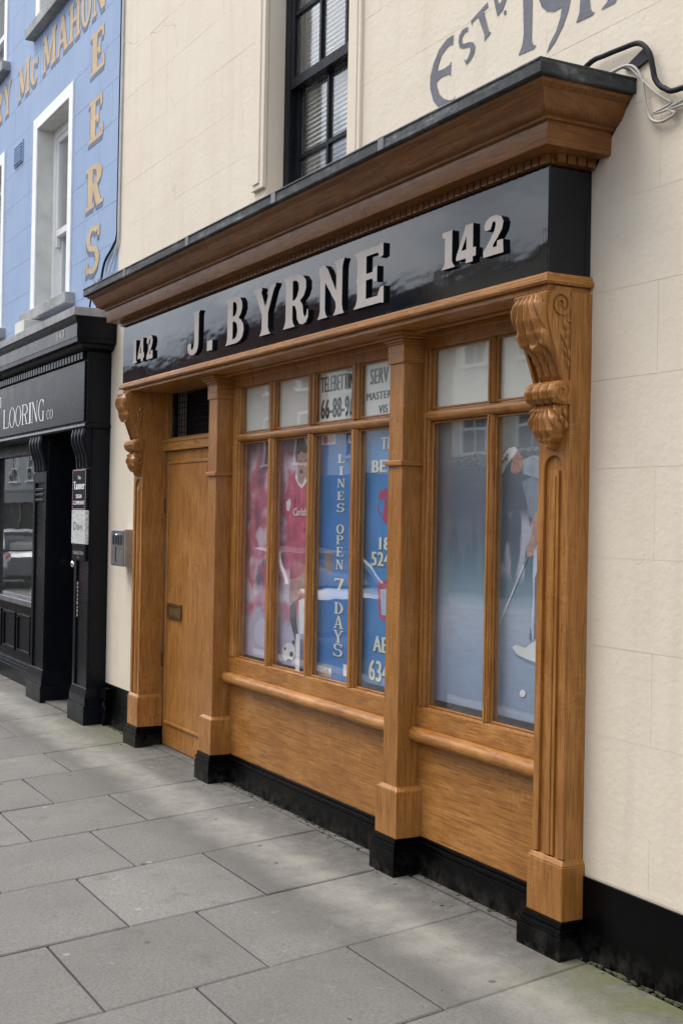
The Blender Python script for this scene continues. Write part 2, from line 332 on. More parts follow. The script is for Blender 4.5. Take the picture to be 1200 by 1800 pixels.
# ------------------------------------------------------------------ geometry helpers
class MB:
    def __init__(s): s.v = []; s.f = []; s.mi = []
    def add(s, vs, fs, mi=0):
        b = len(s.v); s.v += [tuple(p) for p in vs]
        for f in fs: s.f.append([i+b for i in f]); s.mi.append(mi)
        return s
    def box(s, x0, x1, y0, y1, z0, z1, mi=0):
        v = [(x0,y0,z0),(x1,y0,z0),(x1,y1,z0),(x0,y1,z0),(x0,y0,z1),(x1,y0,z1),(x1,y1,z1),(x0,y1,z1)]
        return s.add(v, [(0,3,2,1),(4,5,6,7),(0,1,5,4),(1,2,6,5),(2,3,7,6),(3,0,4,7)], mi)
    def frustum(s, a, z0, b, z1):      # a, b: (x0,x1,y0,y1)
        v = [(a[0],a[2],z0),(a[1],a[2],z0),(a[1],a[3],z0),(a[0],a[3],z0),(b[0],b[2],z1),(b[1],b[2],z1),(b[1],b[3],z1),(b[0],b[3],z1)]
        return s.add(v, [(0,3,2,1),(4,5,6,7),(0,1,5,4),(1,2,6,5),(2,3,7,6),(3,0,4,7)])
    def prism_x(s, prof, x0, x1):      # prof: closed list of (y,z), counter-clockwise seen from +X
        n = len(prof); v = [(x0,y,z) for y,z in prof]+[(x1,y,z) for y,z in prof]
        f = [(i,(i+1)%n,n+(i+1)%n,n+i) for i in range(n)]
        return s.add(v, f+[tuple(range(n-1,-1,-1)), tuple(range(n,2*n))])
    def prism_y(s, poly, y0, y1):      # poly: (x,z)
        n = len(poly); v = [(x,y0,z) for x,z in poly]+[(x,y1,z) for x,z in poly]
        f = [(i,n+i,n+(i+1)%n,(i+1)%n) for i in range(n)]
        return s.add(v, f+[tuple(range(n)), tuple(range(2*n-1,n-1,-1))])
    def prism_z(s, poly, z0, z1):
        n = len(poly); v = [(x,y,z0) for x,y in poly]+[(x,y,z1) for x,y in poly]
        f = [(i,(i+1)%n,n+(i+1)%n,n+i) for i in range(n)]
        return s.add(v, f+[tuple(range(n-1,-1,-1)), tuple(range(n,2*n))])
    def mitred(s, prof, xl, xr, yb, yback):   # prof: list of (out, z) bottom to top; returns to the wall at both ends
        rows = [[(xl-d,yback,z),(xl-d,yb-d,z),(xr+d,yb-d,z),(xr+d,yback,z)] for d,z in prof]
        n = len(rows); v = [p for r in rows for p in r]; f = []
        for i in range(n-1):
            for j in range(3): f.append((4*i+j,4*i+j+1,4*i+4+j+1,4*i+4+j))
        f.append((3,2,1,0)); f.append((4*n-4,4*n-3,4*n-2,4*n-1))
        f.append(tuple([4*i for i in range(n)])); f.append(tuple([4*i+3 for i in range(n-1,-1,-1)]))
        return s.add(v, f)
    def tube(s, path, rad, n=8, flat=None):
        path = [Vector(p) for p in path]; m = len(path)
        if not isinstance(rad, (list, tuple)): rad = [rad]*m
        v = []; ref = Vector((0,0,1)); t0 = (path[1]-path[0]).normalized()
        if abs(t0.dot(ref)) > .9: ref = Vector((1,0,0))
        a = t0.cross(ref).normalized()
        for i, p in enumerate(path):
            t = (path[min(i+1,m-1)]-path[max(i-1,0)]).normalized()
            a = (a - t*a.dot(t)).normalized(); b = t.cross(a)
            for k in range(n):
                w = 2*PI*k/n; v.append(p+(a*math.cos(w)+b*math.sin(w))*rad[i])
        f = [(i*n+k,i*n+(k+1)%n,(i+1)*n+(k+1)%n,(i+1)*n+k) for i in range(m-1) for k in range(n)]
        f += [tuple(range(n-1,-1,-1)), tuple(range((m-1)*n, m*n))]
        return s.add(v, f)
    def grid(s, fn, nu, nv):
        v = [fn(i/(nu-1), j/(nv-1)) for j in range(nv) for i in range(nu)]
        return s.add(v, [(j*nu+i,j*nu+i+1,(j+1)*nu+i+1,(j+1)*nu+i) for j in range(nv-1) for i in range(nu-1)])
    def sphere(s, c, r, n=10, m=7, sc=(1,1,1)):
        def fn(u, v):
            a, b = 2*PI*u, PI*v-PI/2
            return (c[0]+r*sc[0]*math.cos(a)*math.cos(b), c[1]+r*sc[1]*math.sin(a)*math.cos(b), c[2]+r*sc[2]*math.sin(b))
        return s.grid(fn, n+1, m)
    def mesh(s, name, mats, smooth=False):
        me = bpy.data.meshes.new(name); me.from_pydata(s.v, [], s.f)
        for m in (mats if isinstance(mats, (list, tuple)) else [mats]): me.materials.append(MT[m])
        me.polygons.foreach_set('material_index', s.mi)
        if smooth: me.polygons.foreach_set('use_smooth', [True]*len(s.f))
        me.update(); return me
    def build(s, name, mats, parent=None, smooth=False, bevel=0., fix=True):
        me = s.mesh(name, mats, False)
        if fix:
            bm = bmesh.new(); bm.from_mesh(me); bmesh.ops.recalc_face_normals(bm, faces=bm.faces); bm.to_mesh(me); bm.free()
        if smooth:
            me.polygons.foreach_set('use_smooth', [True]*len(me.polygons))
            if smooth != True: me.set_sharp_from_angle(angle=smooth)
        o = link(name, me, parent)
        if bevel:
            b = o.modifiers.new('bevel', 'BEVEL'); b.width = bevel; b.segments = 2; b.limit_method = 'ANGLE'; b.angle_limit = math.radians(40)
        return o
def link(name, data, parent=None):
    o = bpy.data.objects.new(name, data); C.objects.link(o)
    if parent is not None:
        o.parent = parent
        if parent.data is None: o.matrix_parent_inverse = Matrix.Translation(-parent.location)
    return o
def tag(o, label=None, cat=None, group=None, kind=None):
    if label: o['label'] = label
    if cat: o['category'] = cat
    if group: o['group'] = group
    if kind: o['kind'] = kind
    return o
def thing(name, loc, label, cat, group=None):
    o = bpy.data.objects.new(name, None); C.objects.link(o); o.location = loc; o.empty_display_size = .2
    return tag(o, label, cat, group)
def box(name, mat, parent, x0, x1, y0, y1, z0, z1, bevel=0.):
    return MB().box(x0,x1,y0,y1,z0,z1).build(name, mat, parent, False, bevel)
UNIT = {}
def unitbox(mat):
    if mat not in UNIT: UNIT[mat] = MB().box(0,1,0,1,0,1).mesh('unit_'+mat, mat)
    return UNIT[mat]
def piece(name, mat, parent, x0, x1, y0, y1, z0, z1):
    o = bpy.data.objects.new(name, unitbox(mat)); C.objects.link(o)
    o.location = (x0,y0,z0); o.scale = (x1-x0,y1-y0,z1-z0)
    if parent is not None:
        o.parent = parent
        if parent.data is None: o.matrix_parent_inverse = Matrix.Translation(-parent.location)
    return o
def flatpoly(mb, polys, y, mi=0):
    """filled (x,z) polygon with holes, facing -Y"""
    loops = [[Vector((x,z,0)) for x,z in p] for p in polys]
    tri = geometry.tessellate_polygon(loops)
    pts = [p for l in loops for p in l]
    fs = []
    for a,b,c in tri:
        A,B,D = pts[a],pts[b],pts[c]
        fs.append((a,b,c) if (B-A).cross(D-A).z > 0 else (a,c,b))
    mb.add([(p.x,y,p.y) for p in pts], fs, mi); return mb
def solidpoly(mb, polys, y0, y1, front=0, side=1):
    flatpoly(mb, polys, y0, front)
    for p in polys:
        n = len(p)
        mb.add([(x,y0,z) for x,z in p]+[(x,y1,z) for x,z in p], [(i,n+i,n+(i+1)%n,(i+1)%n) for i in range(n)], side)
    return mb
# ---- plain sans text from Blender's built-in font, fitted to a box
def sans(mb, txt, x0, x1, z0, z1, y, mi=0, bold=.0, shear=0.):
    cu = bpy.data.curves.new('t', 'FONT'); cu.body = txt; cu.size = 1; cu.resolution_u = 3; cu.shear = shear; cu.space_character = 1.0+bold*1.6
    o = bpy.data.objects.new('t', cu); C.objects.link(o)
    dg = bpy.context.evaluated_depsgraph_get(); me = bpy.data.meshes.new_from_object(o.evaluated_get(dg))
    vs = [v.co for v in me.vertices]; ax, bx_ = min(v.x for v in vs), max(v.x for v in vs); az, bz = min(v.y for v in vs), max(v.y for v in vs)
    n = 3 if bold else 1                                   # heavier strokes: the outline struck again beside itself
    for k in range(n):
        d = (k-(n-1)/2)*bold/(n-1)*2 if n > 1 else 0
        W_ = (bx_-ax)+2*bold
        mb.add([(x0+(v.x-ax+bold+d)/W_*(x1-x0), y-.00005*k, z0+(v.y-az)/(bz-az)*(z1-z0)) for v in vs], [tuple(p.vertices) for p in me.polygons], mi)
    bpy.data.objects.remove(o); bpy.data.curves.remove(cu); bpy.data.meshes.remove(me)
# ---- small serif alphabet drawn from strokes; unit height, returns (width, polygons)
def glyph(ch, T=.19, H=.075, sf=.085, sh=.07):
    R = []
    def rect(x0,y0,x1,y1): R.append([(x0,y0),(x1,y0),(x1,y1),(x0,y1)])
    def V(x, t=None, b=True, tp=True, y0=0, y1=1):
        t = t or T; rect(x,y0,x+t,y1)
        if b: rect(x-sf,y0,x+t+sf,y0+sh)
        if tp: rect(x-sf,y1-sh,x+t+sf,y1)
    def D(x0,y0,x1,y1,t): R.append([(x0-t/2,y0),(x0+t/2,y0),(x1+t/2,y1),(x1-t/2,y1)])
    def arc(cx,cy,rx,ry,a0,a1,tv=T,th=H,n=18):
        a = [math.radians(a0+(a1-a0)*i/n) for i in range(n+1)]
        ou = [(cx+rx*math.cos(t),cy+ry*math.sin(t)) for t in a]; inn = [(cx+(rx-tv)*math.cos(t),cy+(ry-th)*math.sin(t)) for t in a]
        for i in range(n): R.append([ou[i],ou[i+1],inn[i+1],inn[i]])
    w = .8; m = sf
    if ch == 'I': V(m); w = T+2*m
    elif ch == 'L': V(m); rect(m,0,m+.55,H); rect(m+.55-H,0,m+.55,.3); w = m+.6
    elif ch in 'EF':
        V(m,tp=False,b=ch=='F'); rect(m-sf,1-sh,m,1); rect(m-sf,0,m,sh)
        rect(m,1-H,m+.55,1); rect(m+.55-H,.72,m+.55,1); rect(m,.47,m+.4,.47+H); rect(m+.4-H,.38,m+.4,.63)
        if ch == 'E': rect(m,0,m+.6,H); rect(m+.6-H,0,m+.6,.3)
        w = m+.65
    elif ch == 'N': V(m,H*1.2); V(m+.6,H*1.2,b=False); D(m+.08,1,m+.62,0,T*1.1); w = m*2+.7
    elif ch == 'M': V(m,H*1.3); V(m+.75,T); D(m+.08,1,m+.42,.12,T); D(m+.80,1,m+.42,.12,H*1.3); w = m*2+.95
    elif ch == 'H': V(m); V(m+.52); rect(m,.47,m+.6,.47+H); w = m*2+.72
    elif ch == 'T': V(.3,tp=False); rect(0,1-H,.79,1); rect(0,.7,H,1); rect(.79-H,.7,.79,1); w = .79
    elif ch == 'O': arc(.40,.5,.40,.51,0,360); w = .8
    elif ch in 'CG':
        arc(.40,.5,.40,.51,42,318); rect(.64,.68,.64+H,.98)
        if ch == 'G': V(.56,y1=.44,b=False)
        w = .8
    elif ch == 'c': arc(.33,.35,.33,.36,42,318,n=14); rect(.5,.48,.5+H,.68); w = .62
    elif ch in 'PR':
        V(m); arc(m+.3,.74,.36,.26,-90,90); rect(m+.1,1-H,m+.32,1); rect(m+.1,.48,m+.32,.48+H)
        if ch == 'R': D(m+.34,.5,m+.55,0,T); rect(m+.44,0,m+.74,sh)
        w = m+.72
    elif ch == 'D': V(m); arc(m+.22,.5,.46,.5,-90,90); rect(m+.1,1-H,m+.24,1); rect(m+.1,0,m+.24,H); w = m+.72
    elif ch == 'A': D(.12,0,.42,1,H*1.3); D(.72,0,.42,1,T); rect(.2,.28,.66,.28+H); rect(0,0,.25,sh); rect(.55,0,.88,sh); w = .88
    elif ch == 'Y': D(.12,1,.42,.42,T); D(.72,1,.42,.42,H*1.3); V(.42-T/2,tp=False,y1=.45); rect(0,1-sh,.28,1); rect(.58,1-sh,.85,1); w = .85
    elif ch == 'S':
        arc(.34,.735,.32,.265,35,270,T*.8); arc(.34,.285,.34,.285,90,-145,T*.8); rect(.58,.74,.58+H,.98); rect(.02,.02,.02+H,.28); w = .7
    elif ch == '7': rect(0,1-T*.7,.62,1); D(.28,0,.52,.9,T); rect(0,.74,H,1); w = .64
    return w, R
def serif(mb, ch, x0, x1, z0, z1, y, mi=0, slant=0., **kw):
    w, R = glyph(ch, **kw)
    for i, p in enumerate(R):
        q = [(x0+(a/w+slant*b)*(x1-x0), z0+b*(z1-z0)) for a,b in p]
        flatpoly(mb, [q], y-i*.00004, mi)
# ------------------------------------------------------------------ ground
FALL = .04                                  # pavement falls towards the road
SK = -.125
def gz(y): return FALL*y
X0, X1 = -150.0, 30.0
pv = MB().add([(X0,.14,-.034),(X1,.14,-.034),(X1,-3.9,gz(-3.9)-.034),(X0,-3.9,gz(-3.9)-.034)], [(3,2,1,0)]).build('pavement', 'mortar', fix=False)
tag(pv, kind='structure')
rows = [1.50,.78,.06,-.628,-1.353,-2.10,-2.827,-3.52,-4.25,-4.92,-5.62,-6.35,-7.10,-7.82,-8.55,-9.27]
def slab(x0, x1, ya, yb):
    g = .0045; j = lambda: random.uniform(-.0022,.0022)
    def pt(x, y, dz): return (x+SK*y, y, gz(y)+dz)
    dz = [j() for _ in range(4)]; e = .006
    top = [pt(x0+g+e,ya+g+e,dz[0]),pt(x1-g-e,ya+g+e,dz[1]),pt(x1-g-e,yb-g-e,dz[2]),pt(x0+g+e,yb-g-e,dz[3])]
    mid = [pt(x0+g+j(),ya+g,dz[0]-.005),pt(x1-g+j(),ya+g,dz[1]-.005),pt(x1-g,yb-g+j(),dz[2]-.005),pt(x0+g,yb-g,dz[3]-.005)]
    bot = [(a,b,c-.05) for a,b,c in mid]
    v = top+mid+bot; f = [(0,1,2,3)]
    for i in range(4):
        k = (i+1)%4; f += [(4+i,4+k,k,i),(8+i,8+k,4+k,4+i)]
    return MB().add(v, f).build('flagstone', 'flagstone', pv)
for i in range(len(rows)-1):
    x1, x0 = rows[i], rows[i+1]
    ph = (-.70 if i % 2 == 0 else -1.035)+random.uniform(-.008,.008)
    ys = [.10 if x0 < -3.6 else -.028, ph]
    while ys[-1] > -3.0: ys.append(ys[-1]-.645)
    ys.append(-3.6)
    for a, b in zip(ys, ys[1:]): slab(x0, x1, b, a)
# narrow filler stones against the skirting
for a, b in ((-3.36,-2.55),(-2.55,-1.95),(-1.95,-1.41),(-1.17,-.72),(-.72,-.26)):
    o = MB().box(a+.003,b-.003,-.026,.03,-.05,.001+random.uniform(-.002,.001)).build('flagstone', 'flagstone', pv, bevel=.003)
for i in range(26):                                          # kerb stones
    piece('kerbstone', 'kerbstone', pv, -15+i*.9+.004, -15.0+(i+1)*.9-.004, -3.9, -3.604, -.34, gz(-3.6)-.002)
rd = MB().add([(X0,-3.88,-.27),(X1,-3.88,-.27),(X1,-11.2,-.27),(X0,-11.2,-.27)], [(3,2,1,0)]).build('road', 'asphalt', fix=False); tag(rd, kind='structure')
op = MB().box(X0,X1,-14.2,-11.2,-.4,-.15).build('opposite_pavement', 'kerbstone'); tag(op, kind='structure')
gr = MB().add([(-400,-400,-.42),(400,-400,-.42),(400,400,-.42),(-400,400,-.42)], [(0,1,2,3)]).build('ground', 'asphalt', fix=False); tag(gr, kind='structure')

# ------------------------------------------------------------------ cream building
cb = thing('cream_building', (0,0,0), 'cream rendered building with scribed stone lines around the oak shopfront', 'building')
def wall_base(name, mat, parent, rects, y=.0016, t=.32):
    mb = MB()
    for x0,x1,z0,z1 in rects: mb.box(x0,x1,y,y+t,z0,z1)
    return mb.build(name, mat, parent)
def ashlar(wall, mat, x0, x1, zs, length, cuts, off=0., gap=.0013):
    """one block per joint-to-joint field; cuts: (x0,x1,z0,z1) openings"""
    for r in range(len(zs)-1):
        a, b = zs[r], zs[r+1]; spans = []
        x = x0-length*(.5 if (r+off) % 2 else 0)
        while x < x1:
            s0, s1 = max(x,x0), min(x+length,x1)
            if s1-s0 > .02: spans.append((s0,s1))
            x += length
        for s0, s1 in spans:
            parts = [(s0,s1)]
            for cx0,cx1,cz0,cz1 in cuts:
                if b <= cz0+.01 or a >= cz1-.01: continue
                nx = []
                for p0,p1 in parts:
                    if p1 <= cx0 or p0 >= cx1: nx.append((p0,p1)); continue
                    if p0 < cx0-.03: nx.append((p0,cx0))
                    if p1 > cx1+.03: nx.append((cx1,p1))
                parts = nx
            for p0, p1 in parts:
                piece('block', mat, wall, p0+(gap if p0 > x0+.01 else 0), p1, 0+random.uniform(0,.0006), .006, a+gap, b)
WX0, WX1, WZ0, WZ1 = -2.94, -1.94, 3.30, 6.025
cw = wall_base('wall', 'cream_stucco', cb, [(-5.719,-4.72,-.2,3.06),(-.03,2.6,-.2,3.1),(-5.6,WX0,3.1,7.2),(WX1,2.6,3.1,7.2),(WX0,WX1,3.1,WZ0),(WX0,WX1,WZ1,7.2),(-4.72,-.03,2.5,3.1)])
zs = [.30]+[.5+.325*k for k in range(21)]
ashlar(cw, 'cream_stucco', -5.6, 2.6, zs, .66, [(-4.86,-.012,0,3.1),(WX0,WX1,WZ0,WZ1)])
box('inner_wall', 'room_dark', cb, -4.72,-.03,.30,.318,-.2,2.5)
band = MB(); band.box(-.02,2.6,-.008,.01,-.25,.295); band.build('plinth_band', 'plinth_black', cb)
box('plinth_band', 'plinth_black', cb, -5.715,-4.75,-.008,.01,-.25,.315)
# upper sash window
uw = MB()
uw.box(WX0-.16,WX0,-.022,.01,3.50,WZ1+.16); uw.box(WX0-.13,WX0-.045,-.030,-.021,3.53,WZ1+.13)
uw.box(WX1,WX1+.13,-.016,.01,3.26,WZ1+.16); uw.box(WX1+.04,WX1+.10,-.021,-.0155,3.26,WZ1+.13)
uw.box(WX0,WX1,-.022,.01,WZ1,WZ1+.16)
win = uw.build('window', 'cream_stucco', cb, bevel=.006)
box('sill', 'cream_stucco', win, WX0, WX1, .0, .14, WZ0-.02, WZ0+.09, .008)
box('reveal', 'cream_stucco', win, WX0-.02, WX0+.004, .004, .30, WZ0, WZ1); box('reveal', 'cream_stucco', win, WX1-.004, WX1+.02, .004, .30, WZ0, WZ1)
fr = MB()
fr.box(WX0+.004,WX0+.075,.104,.20,WZ0+.09,WZ1); fr.box(WX1-.075,WX1-.004,.104,.20,WZ0+.09,WZ1); fr.box(WX0+.075,WX1-.075,.104,.20,WZ1-.07,WZ1)
sf_ = fr.build('sash_box', 'window_black', win, bevel=.004)
a0, a1 = WX0+.075, WX1-.075
zm = 4.085
def sash(z0, z1, y, bars, rws):
    m = MB(); t = .045
    m.box(a0,a0+t,y,y+.04,z0,z1); m.box(a1-t,a1,y,y+.04,z0,z1); m.box(a0+t,a1-t,y,y+.04,z0,z0+.06); m.box(a0+t,a1-t,y,y+.04,z1-.05,z1)
    s_ = m.build('sash', 'window_black', win, bevel=.003)
    xx = [a0+t]+list(bars)+[a1-t]
    for x in bars: piece('glazing_bar', 'window_black', win, x-.012, x+.012, y+.004, y+.036, z0+.06, z1-.05)
    for r in rws: piece('glazing_bar', 'window_black', win, a0+t, a1-t, y+.005, y+.035, r-.012, r+.012)
    zz = [z0+.06]+list(rws)+[z1-.05]
    for x0, x1 in zip(xx, xx[1:]):
        for q0, q1 in zip(zz, zz[1:]): piece('pane', 'glass', win, x0+.001, x1-.001, y+.018, y+.022, q0+.001, q1-.001)
sash(zm-.03, 5.95, .108, (-2.505,-2.205), (4.48,4.93,5.37)); sash(WZ0+.09, zm+.03, .146, (-2.475,-2.195), (3.665,))
bl = MB()
for i in range(92): z = WZ0+.1+i*.027; bl.add([(a0+.02,.200,z),(a1-.02,.200,z),(a1-.02,.212,z+.021),(a0+.02,.212,z+.021)], [(0,1,2,3)])
b_ = bl.build('window_blind', 'blind', win, fix=False); b_['kind'] = 'stuff'
box('lining', 'room_dark', win, WX0-.02, WX1+.02, .33, .36, WZ0, WZ1)
# painted date on the wall
ESTD=[('E',[[(-0.99,3.74),(-1.042,3.736),(-1.104,3.71),(-1.149,3.663),(-1.176,3.609),(-1.175,3.555),(-1.147,3.492),(-1.095,3.444),(-1.06,3.43),(-1.018,3.426),(-0.977,3.43),(-0.965,3.464),(-0.978,3.452),(-1.012,3.456),(-1.054,3.474),(-1.093,3.504),(-1.117,3.546),(-1.121,3.57),(-1.079,3.58),(-1.023,3.575),(-1.006,3.564),(-1.003,3.629),(-1.017,3.615),(-1.066,3.611),(-1.115,3.616),(-1.109,3.643),(-1.082,3.68),(-1.041,3.698),(-1.013,3.703),(-0.992,3.696)]]),('S',[[(-0.877,3.738),(-0.92,3.737),(-0.943,3.719),(-0.948,3.691),(-0.937,3.665),(-0.91,3.653),(-0.87,3.647),(-0.853,3.638),(-0.856,3.617),(-0.873,3.6),(-0.886,3.593),(-0.902,3.605),(-0.884,3.574),(-0.849,3.585),(-0.824,3.607),(-0.817,3.634),(-0.832,3.655),(-0.865,3.667),(-0.904,3.671),(-0.921,3.682),(-0.919,3.707),(-0.899,3.719),(-0.877,3.716)]]),('T',[[(-0.854,3.755),(-0.73,3.792),(-0.726,3.769),(-0.757,3.765),(-0.72,3.669),(-0.701,3.654),(-0.749,3.632),(-0.749,3.659),(-0.799,3.753),(-0.841,3.744),(-0.844,3.727)]]),('D',[[(-0.71,3.837),(-0.684,3.785),(-0.657,3.707),(-0.621,3.72),(-0.595,3.753),(-0.599,3.797),(-0.643,3.841)],[(-0.676,3.821),(-0.65,3.758),(-0.633,3.756),(-0.619,3.776),(-0.624,3.806),(-0.644,3.824)]]),('dot',[[(-0.611,3.713),(-0.593,3.712),(-0.595,3.695),(-0.609,3.695)]]),('1',[[(-0.489,3.848),(-0.478,3.782),(-0.478,3.712),(-0.469,3.571),(-0.479,3.526),(-0.504,3.495),(-0.398,3.49),(-0.385,3.499),(-0.405,3.507),(-0.416,3.53),(-0.415,3.69),(-0.417,3.807),(-0.399,3.831)]]),('9',[[(-0.37,3.674),(-0.353,3.641),(-0.319,3.612),(-0.275,3.595),(-0.248,3.595),(-0.225,3.595),(-0.232,3.559),(-0.257,3.514),(-0.299,3.475),(-0.316,3.443),(-0.266,3.471),(-0.215,3.52),(-0.185,3.569),(-0.173,3.605),(-0.172,3.663),(-0.21,3.727),(-0.274,3.751),(-0.35,3.742),(-0.373,3.709)],[(-0.315,3.682),(-0.298,3.656),(-0.266,3.644),(-0.234,3.653),(-0.23,3.684),(-0.252,3.709),(-0.295,3.715)]]),('1',[[(-0.122,3.73),(-0.114,3.681),(-0.113,3.584),(-0.117,3.533),(-0.136,3.504),(-0.041,3.501),(-0.026,3.508),(-0.041,3.514),(-0.052,3.533),(-0.057,3.564),(-0.061,3.694),(-0.047,3.714)]]),('1',[[(0.008,3.503),(0.084,3.502),(0.095,3.51),(0.102,3.533),(0.099,3.652),(0.047,3.66),(0.053,3.55),(0.044,3.522)]])]
FOOT=[('skin',[[(-2.632,1.847),(-2.568,1.818),(-2.474,1.843),(-2.471,1.781),(-2.62,1.787)]]),('hair',[[(-2.69,1.984),(-2.675,2.027),(-2.622,2.043),(-2.525,2.04),(-2.473,2.022),(-2.47,1.944),(-2.547,1.943),(-2.601,1.966),(-2.641,1.95),(-2.643,1.895),(-2.673,1.935)]]),('skin',[[(-2.645,1.95),(-2.601,1.968),(-2.548,1.959),(-2.478,1.952),(-2.474,1.843),(-2.543,1.825),(-2.586,1.816),(-2.628,1.847),(-2.648,1.903)]]),('red',[[(-2.66,1.871),(-2.73,1.825),(-2.782,1.745),(-2.825,1.665),(-2.867,1.62),(-2.804,1.596),(-2.759,1.64),(-2.747,1.56),(-2.715,1.473),(-2.45,1.471),(-2.465,1.843),(-2.53,1.821),(-2.584,1.775),(-2.639,1.799)]]),('white',[[(-2.659,1.869),(-2.668,1.824),(-2.635,1.791),(-2.584,1.762),(-2.522,1.801),(-2.534,1.825),(-2.585,1.781),(-2.632,1.803)]]),('white',[[(-2.78,1.689),(-2.729,1.709),(-2.713,1.681),(-2.737,1.637),(-2.768,1.64)]]),('skin',[[(-2.848,1.624),(-2.794,1.6),(-2.812,1.572),(-2.846,1.582),(-2.87,1.603)]]),('darkred',[[(-2.715,1.474),(-2.45,1.475),(-2.443,1.301),(-2.555,1.288),(-2.616,1.268),(-2.71,1.255),(-2.711,1.369)]]),('skin',[[(-2.706,1.253),(-2.616,1.268),(-2.538,1.297),(-2.452,1.301),(-2.447,1.17),(-2.559,1.163),(-2.629,1.138),(-2.645,1.094),(-2.699,1.09),(-2.716,1.153)]]),('sock',[[(-2.7,1.106),(-2.636,1.14),(-2.621,1.032),(-2.601,0.971),(-2.584,0.925),(-2.623,0.91),(-2.667,0.973),(-2.704,1.042)]]),('white',[[(-2.594,1.145),(-2.447,1.17),(-2.438,0.97),(-2.568,0.958)]]),('ball',[[(-2.624,0.854),(-2.628,0.838),(-2.639,0.822),(-2.656,0.809),(-2.679,0.799),(-2.705,0.793),(-2.731,0.793),(-2.755,0.798),(-2.774,0.808),(-2.787,0.821),(-2.792,0.837),(-2.788,0.854),(-2.777,0.87),(-2.758,0.884),(-2.735,0.893),(-2.709,0.898),(-2.683,0.898),(-2.66,0.893),(-2.641,0.883),(-2.629,0.87)]]),('sock',[[(-2.645,0.84),(-2.654,0.827),(-2.675,0.822),(-2.693,0.828),(-2.693,0.842),(-2.677,0.853),(-2.655,0.852)]]),('sock',[[(-2.739,0.863),(-2.744,0.854),(-2.757,0.851),(-2.767,0.855),(-2.767,0.864),(-2.757,0.871),(-2.745,0.87)]]),('sock',[[(-2.669,0.804),(-2.681,0.798),(-2.708,0.793),(-2.731,0.795),(-2.731,0.801),(-2.709,0.807),(-2.681,0.809)]]),('sock',[[(-2.63,0.909),(-2.636,0.899),(-2.649,0.895),(-2.661,0.901),(-2.661,0.912),(-2.65,0.919),(-2.637,0.918)]]),('eye',[[(-2.588,1.915),(-2.593,1.912),(-2.604,1.911),(-2.615,1.913),(-2.62,1.916),(-2.616,1.919),(-2.605,1.92),(-2.593,1.919)]]),('eye',[[(-2.512,1.918),(-2.516,1.915),(-2.527,1.914),(-2.538,1.916),(-2.543,1.919),(-2.538,1.922),(-2.527,1.923),(-2.516,1.922)]]),('eye',[[(-2.568,1.857),(-2.572,1.851),(-2.581,1.847),(-2.593,1.847),(-2.603,1.851),(-2.607,1.858),(-2.604,1.864),(-2.594,1.868),(-2.582,1.868),(-2.572,1.864)]]),('crease',[[(-2.671,1.72),(-2.654,1.732),(-2.668,1.649),(-2.682,1.633)]]),('crease',[[(-2.557,1.531),(-2.456,1.603),(-2.455,1.586),(-2.546,1.52)]])]
GOLF=[('white',[[(-0.707,1.801),(-0.707,1.849),(-0.685,1.885),(-0.647,1.909),(-0.607,1.913),(-0.583,1.899),(-0.617,1.872),(-0.659,1.84),(-0.688,1.802)]]),('skin',[[(-0.617,1.872),(-0.583,1.897),(-0.547,1.866),(-0.554,1.813),(-0.597,1.799),(-0.636,1.809),(-0.629,1.839)]]),('pale',[[(-0.55,1.856),(-0.476,1.873),(-0.388,1.862),(-0.385,1.756),(-0.497,1.789),(-0.545,1.798)]]),('navy',[[(-0.553,1.766),(-0.474,1.787),(-0.385,1.764),(-0.382,1.657),(-0.444,1.634),(-0.475,1.615),(-0.501,1.624),(-0.52,1.696)]]),('skin',[[(-0.444,1.649),(-0.407,1.642),(-0.411,1.581),(-0.447,1.511),(-0.462,1.466),(-0.506,1.454),(-0.516,1.494),(-0.479,1.541),(-0.481,1.603)]]),('trouser',[[(-0.462,1.48),(-0.44,1.511),(-0.368,1.574),(-0.355,1.128),(-0.474,1.125),(-0.462,1.295),(-0.467,1.387)]]),('shade',[[(-0.452,1.373),(-0.437,1.404),(-0.434,1.128),(-0.452,1.127)]]),('shade',[[(-0.475,1.175),(-0.465,1.141),(-0.473,1.113),(-0.483,1.124)]]),('white',[[(-0.599,1.08),(-0.57,1.092),(-0.505,1.085),(-0.473,1.106),(-0.435,1.121),(-0.36,1.105),(-0.358,1.03),(-0.42,1.032),(-0.49,1.04),(-0.562,1.053)]]),('navy',[[(-0.598,1.072),(-0.562,1.049),(-0.49,1.035),(-0.42,1.029),(-0.358,1.025),(-0.358,1.021),(-0.426,1.022),(-0.496,1.03),(-0.568,1.044)]]),('navy',[[(-0.52,1.453),(-0.502,1.452),(-0.523,1.416),(-0.535,1.418)]]),('white',[[(-0.529,1.425),(-0.522,1.423),(-0.71,1.131),(-0.718,1.134)]]),('navy',[[(-0.744,1.1),(-0.731,1.124),(-0.714,1.138),(-0.706,1.132),(-0.716,1.115),(-0.71,1.098),(-0.73,1.093)]]),('ball',[[(-0.499,0.901),(-0.501,0.894),(-0.506,0.888),(-0.514,0.884),(-0.522,0.883),(-0.53,0.885),(-0.536,0.89),(-0.538,0.896),(-0.536,0.903),(-0.531,0.909),(-0.523,0.913),(-0.515,0.914),(-0.507,0.912),(-0.501,0.908)]]),('navy',[[(-0.649,1.863),(-0.652,1.856),(-0.659,1.853),(-0.667,1.856),(-0.671,1.864),(-0.668,1.872),(-0.66,1.875),(-0.652,1.871)]]),('red',[[(-0.695,1.851),(-0.652,1.886),(-0.644,1.881),(-0.686,1.844)]])]
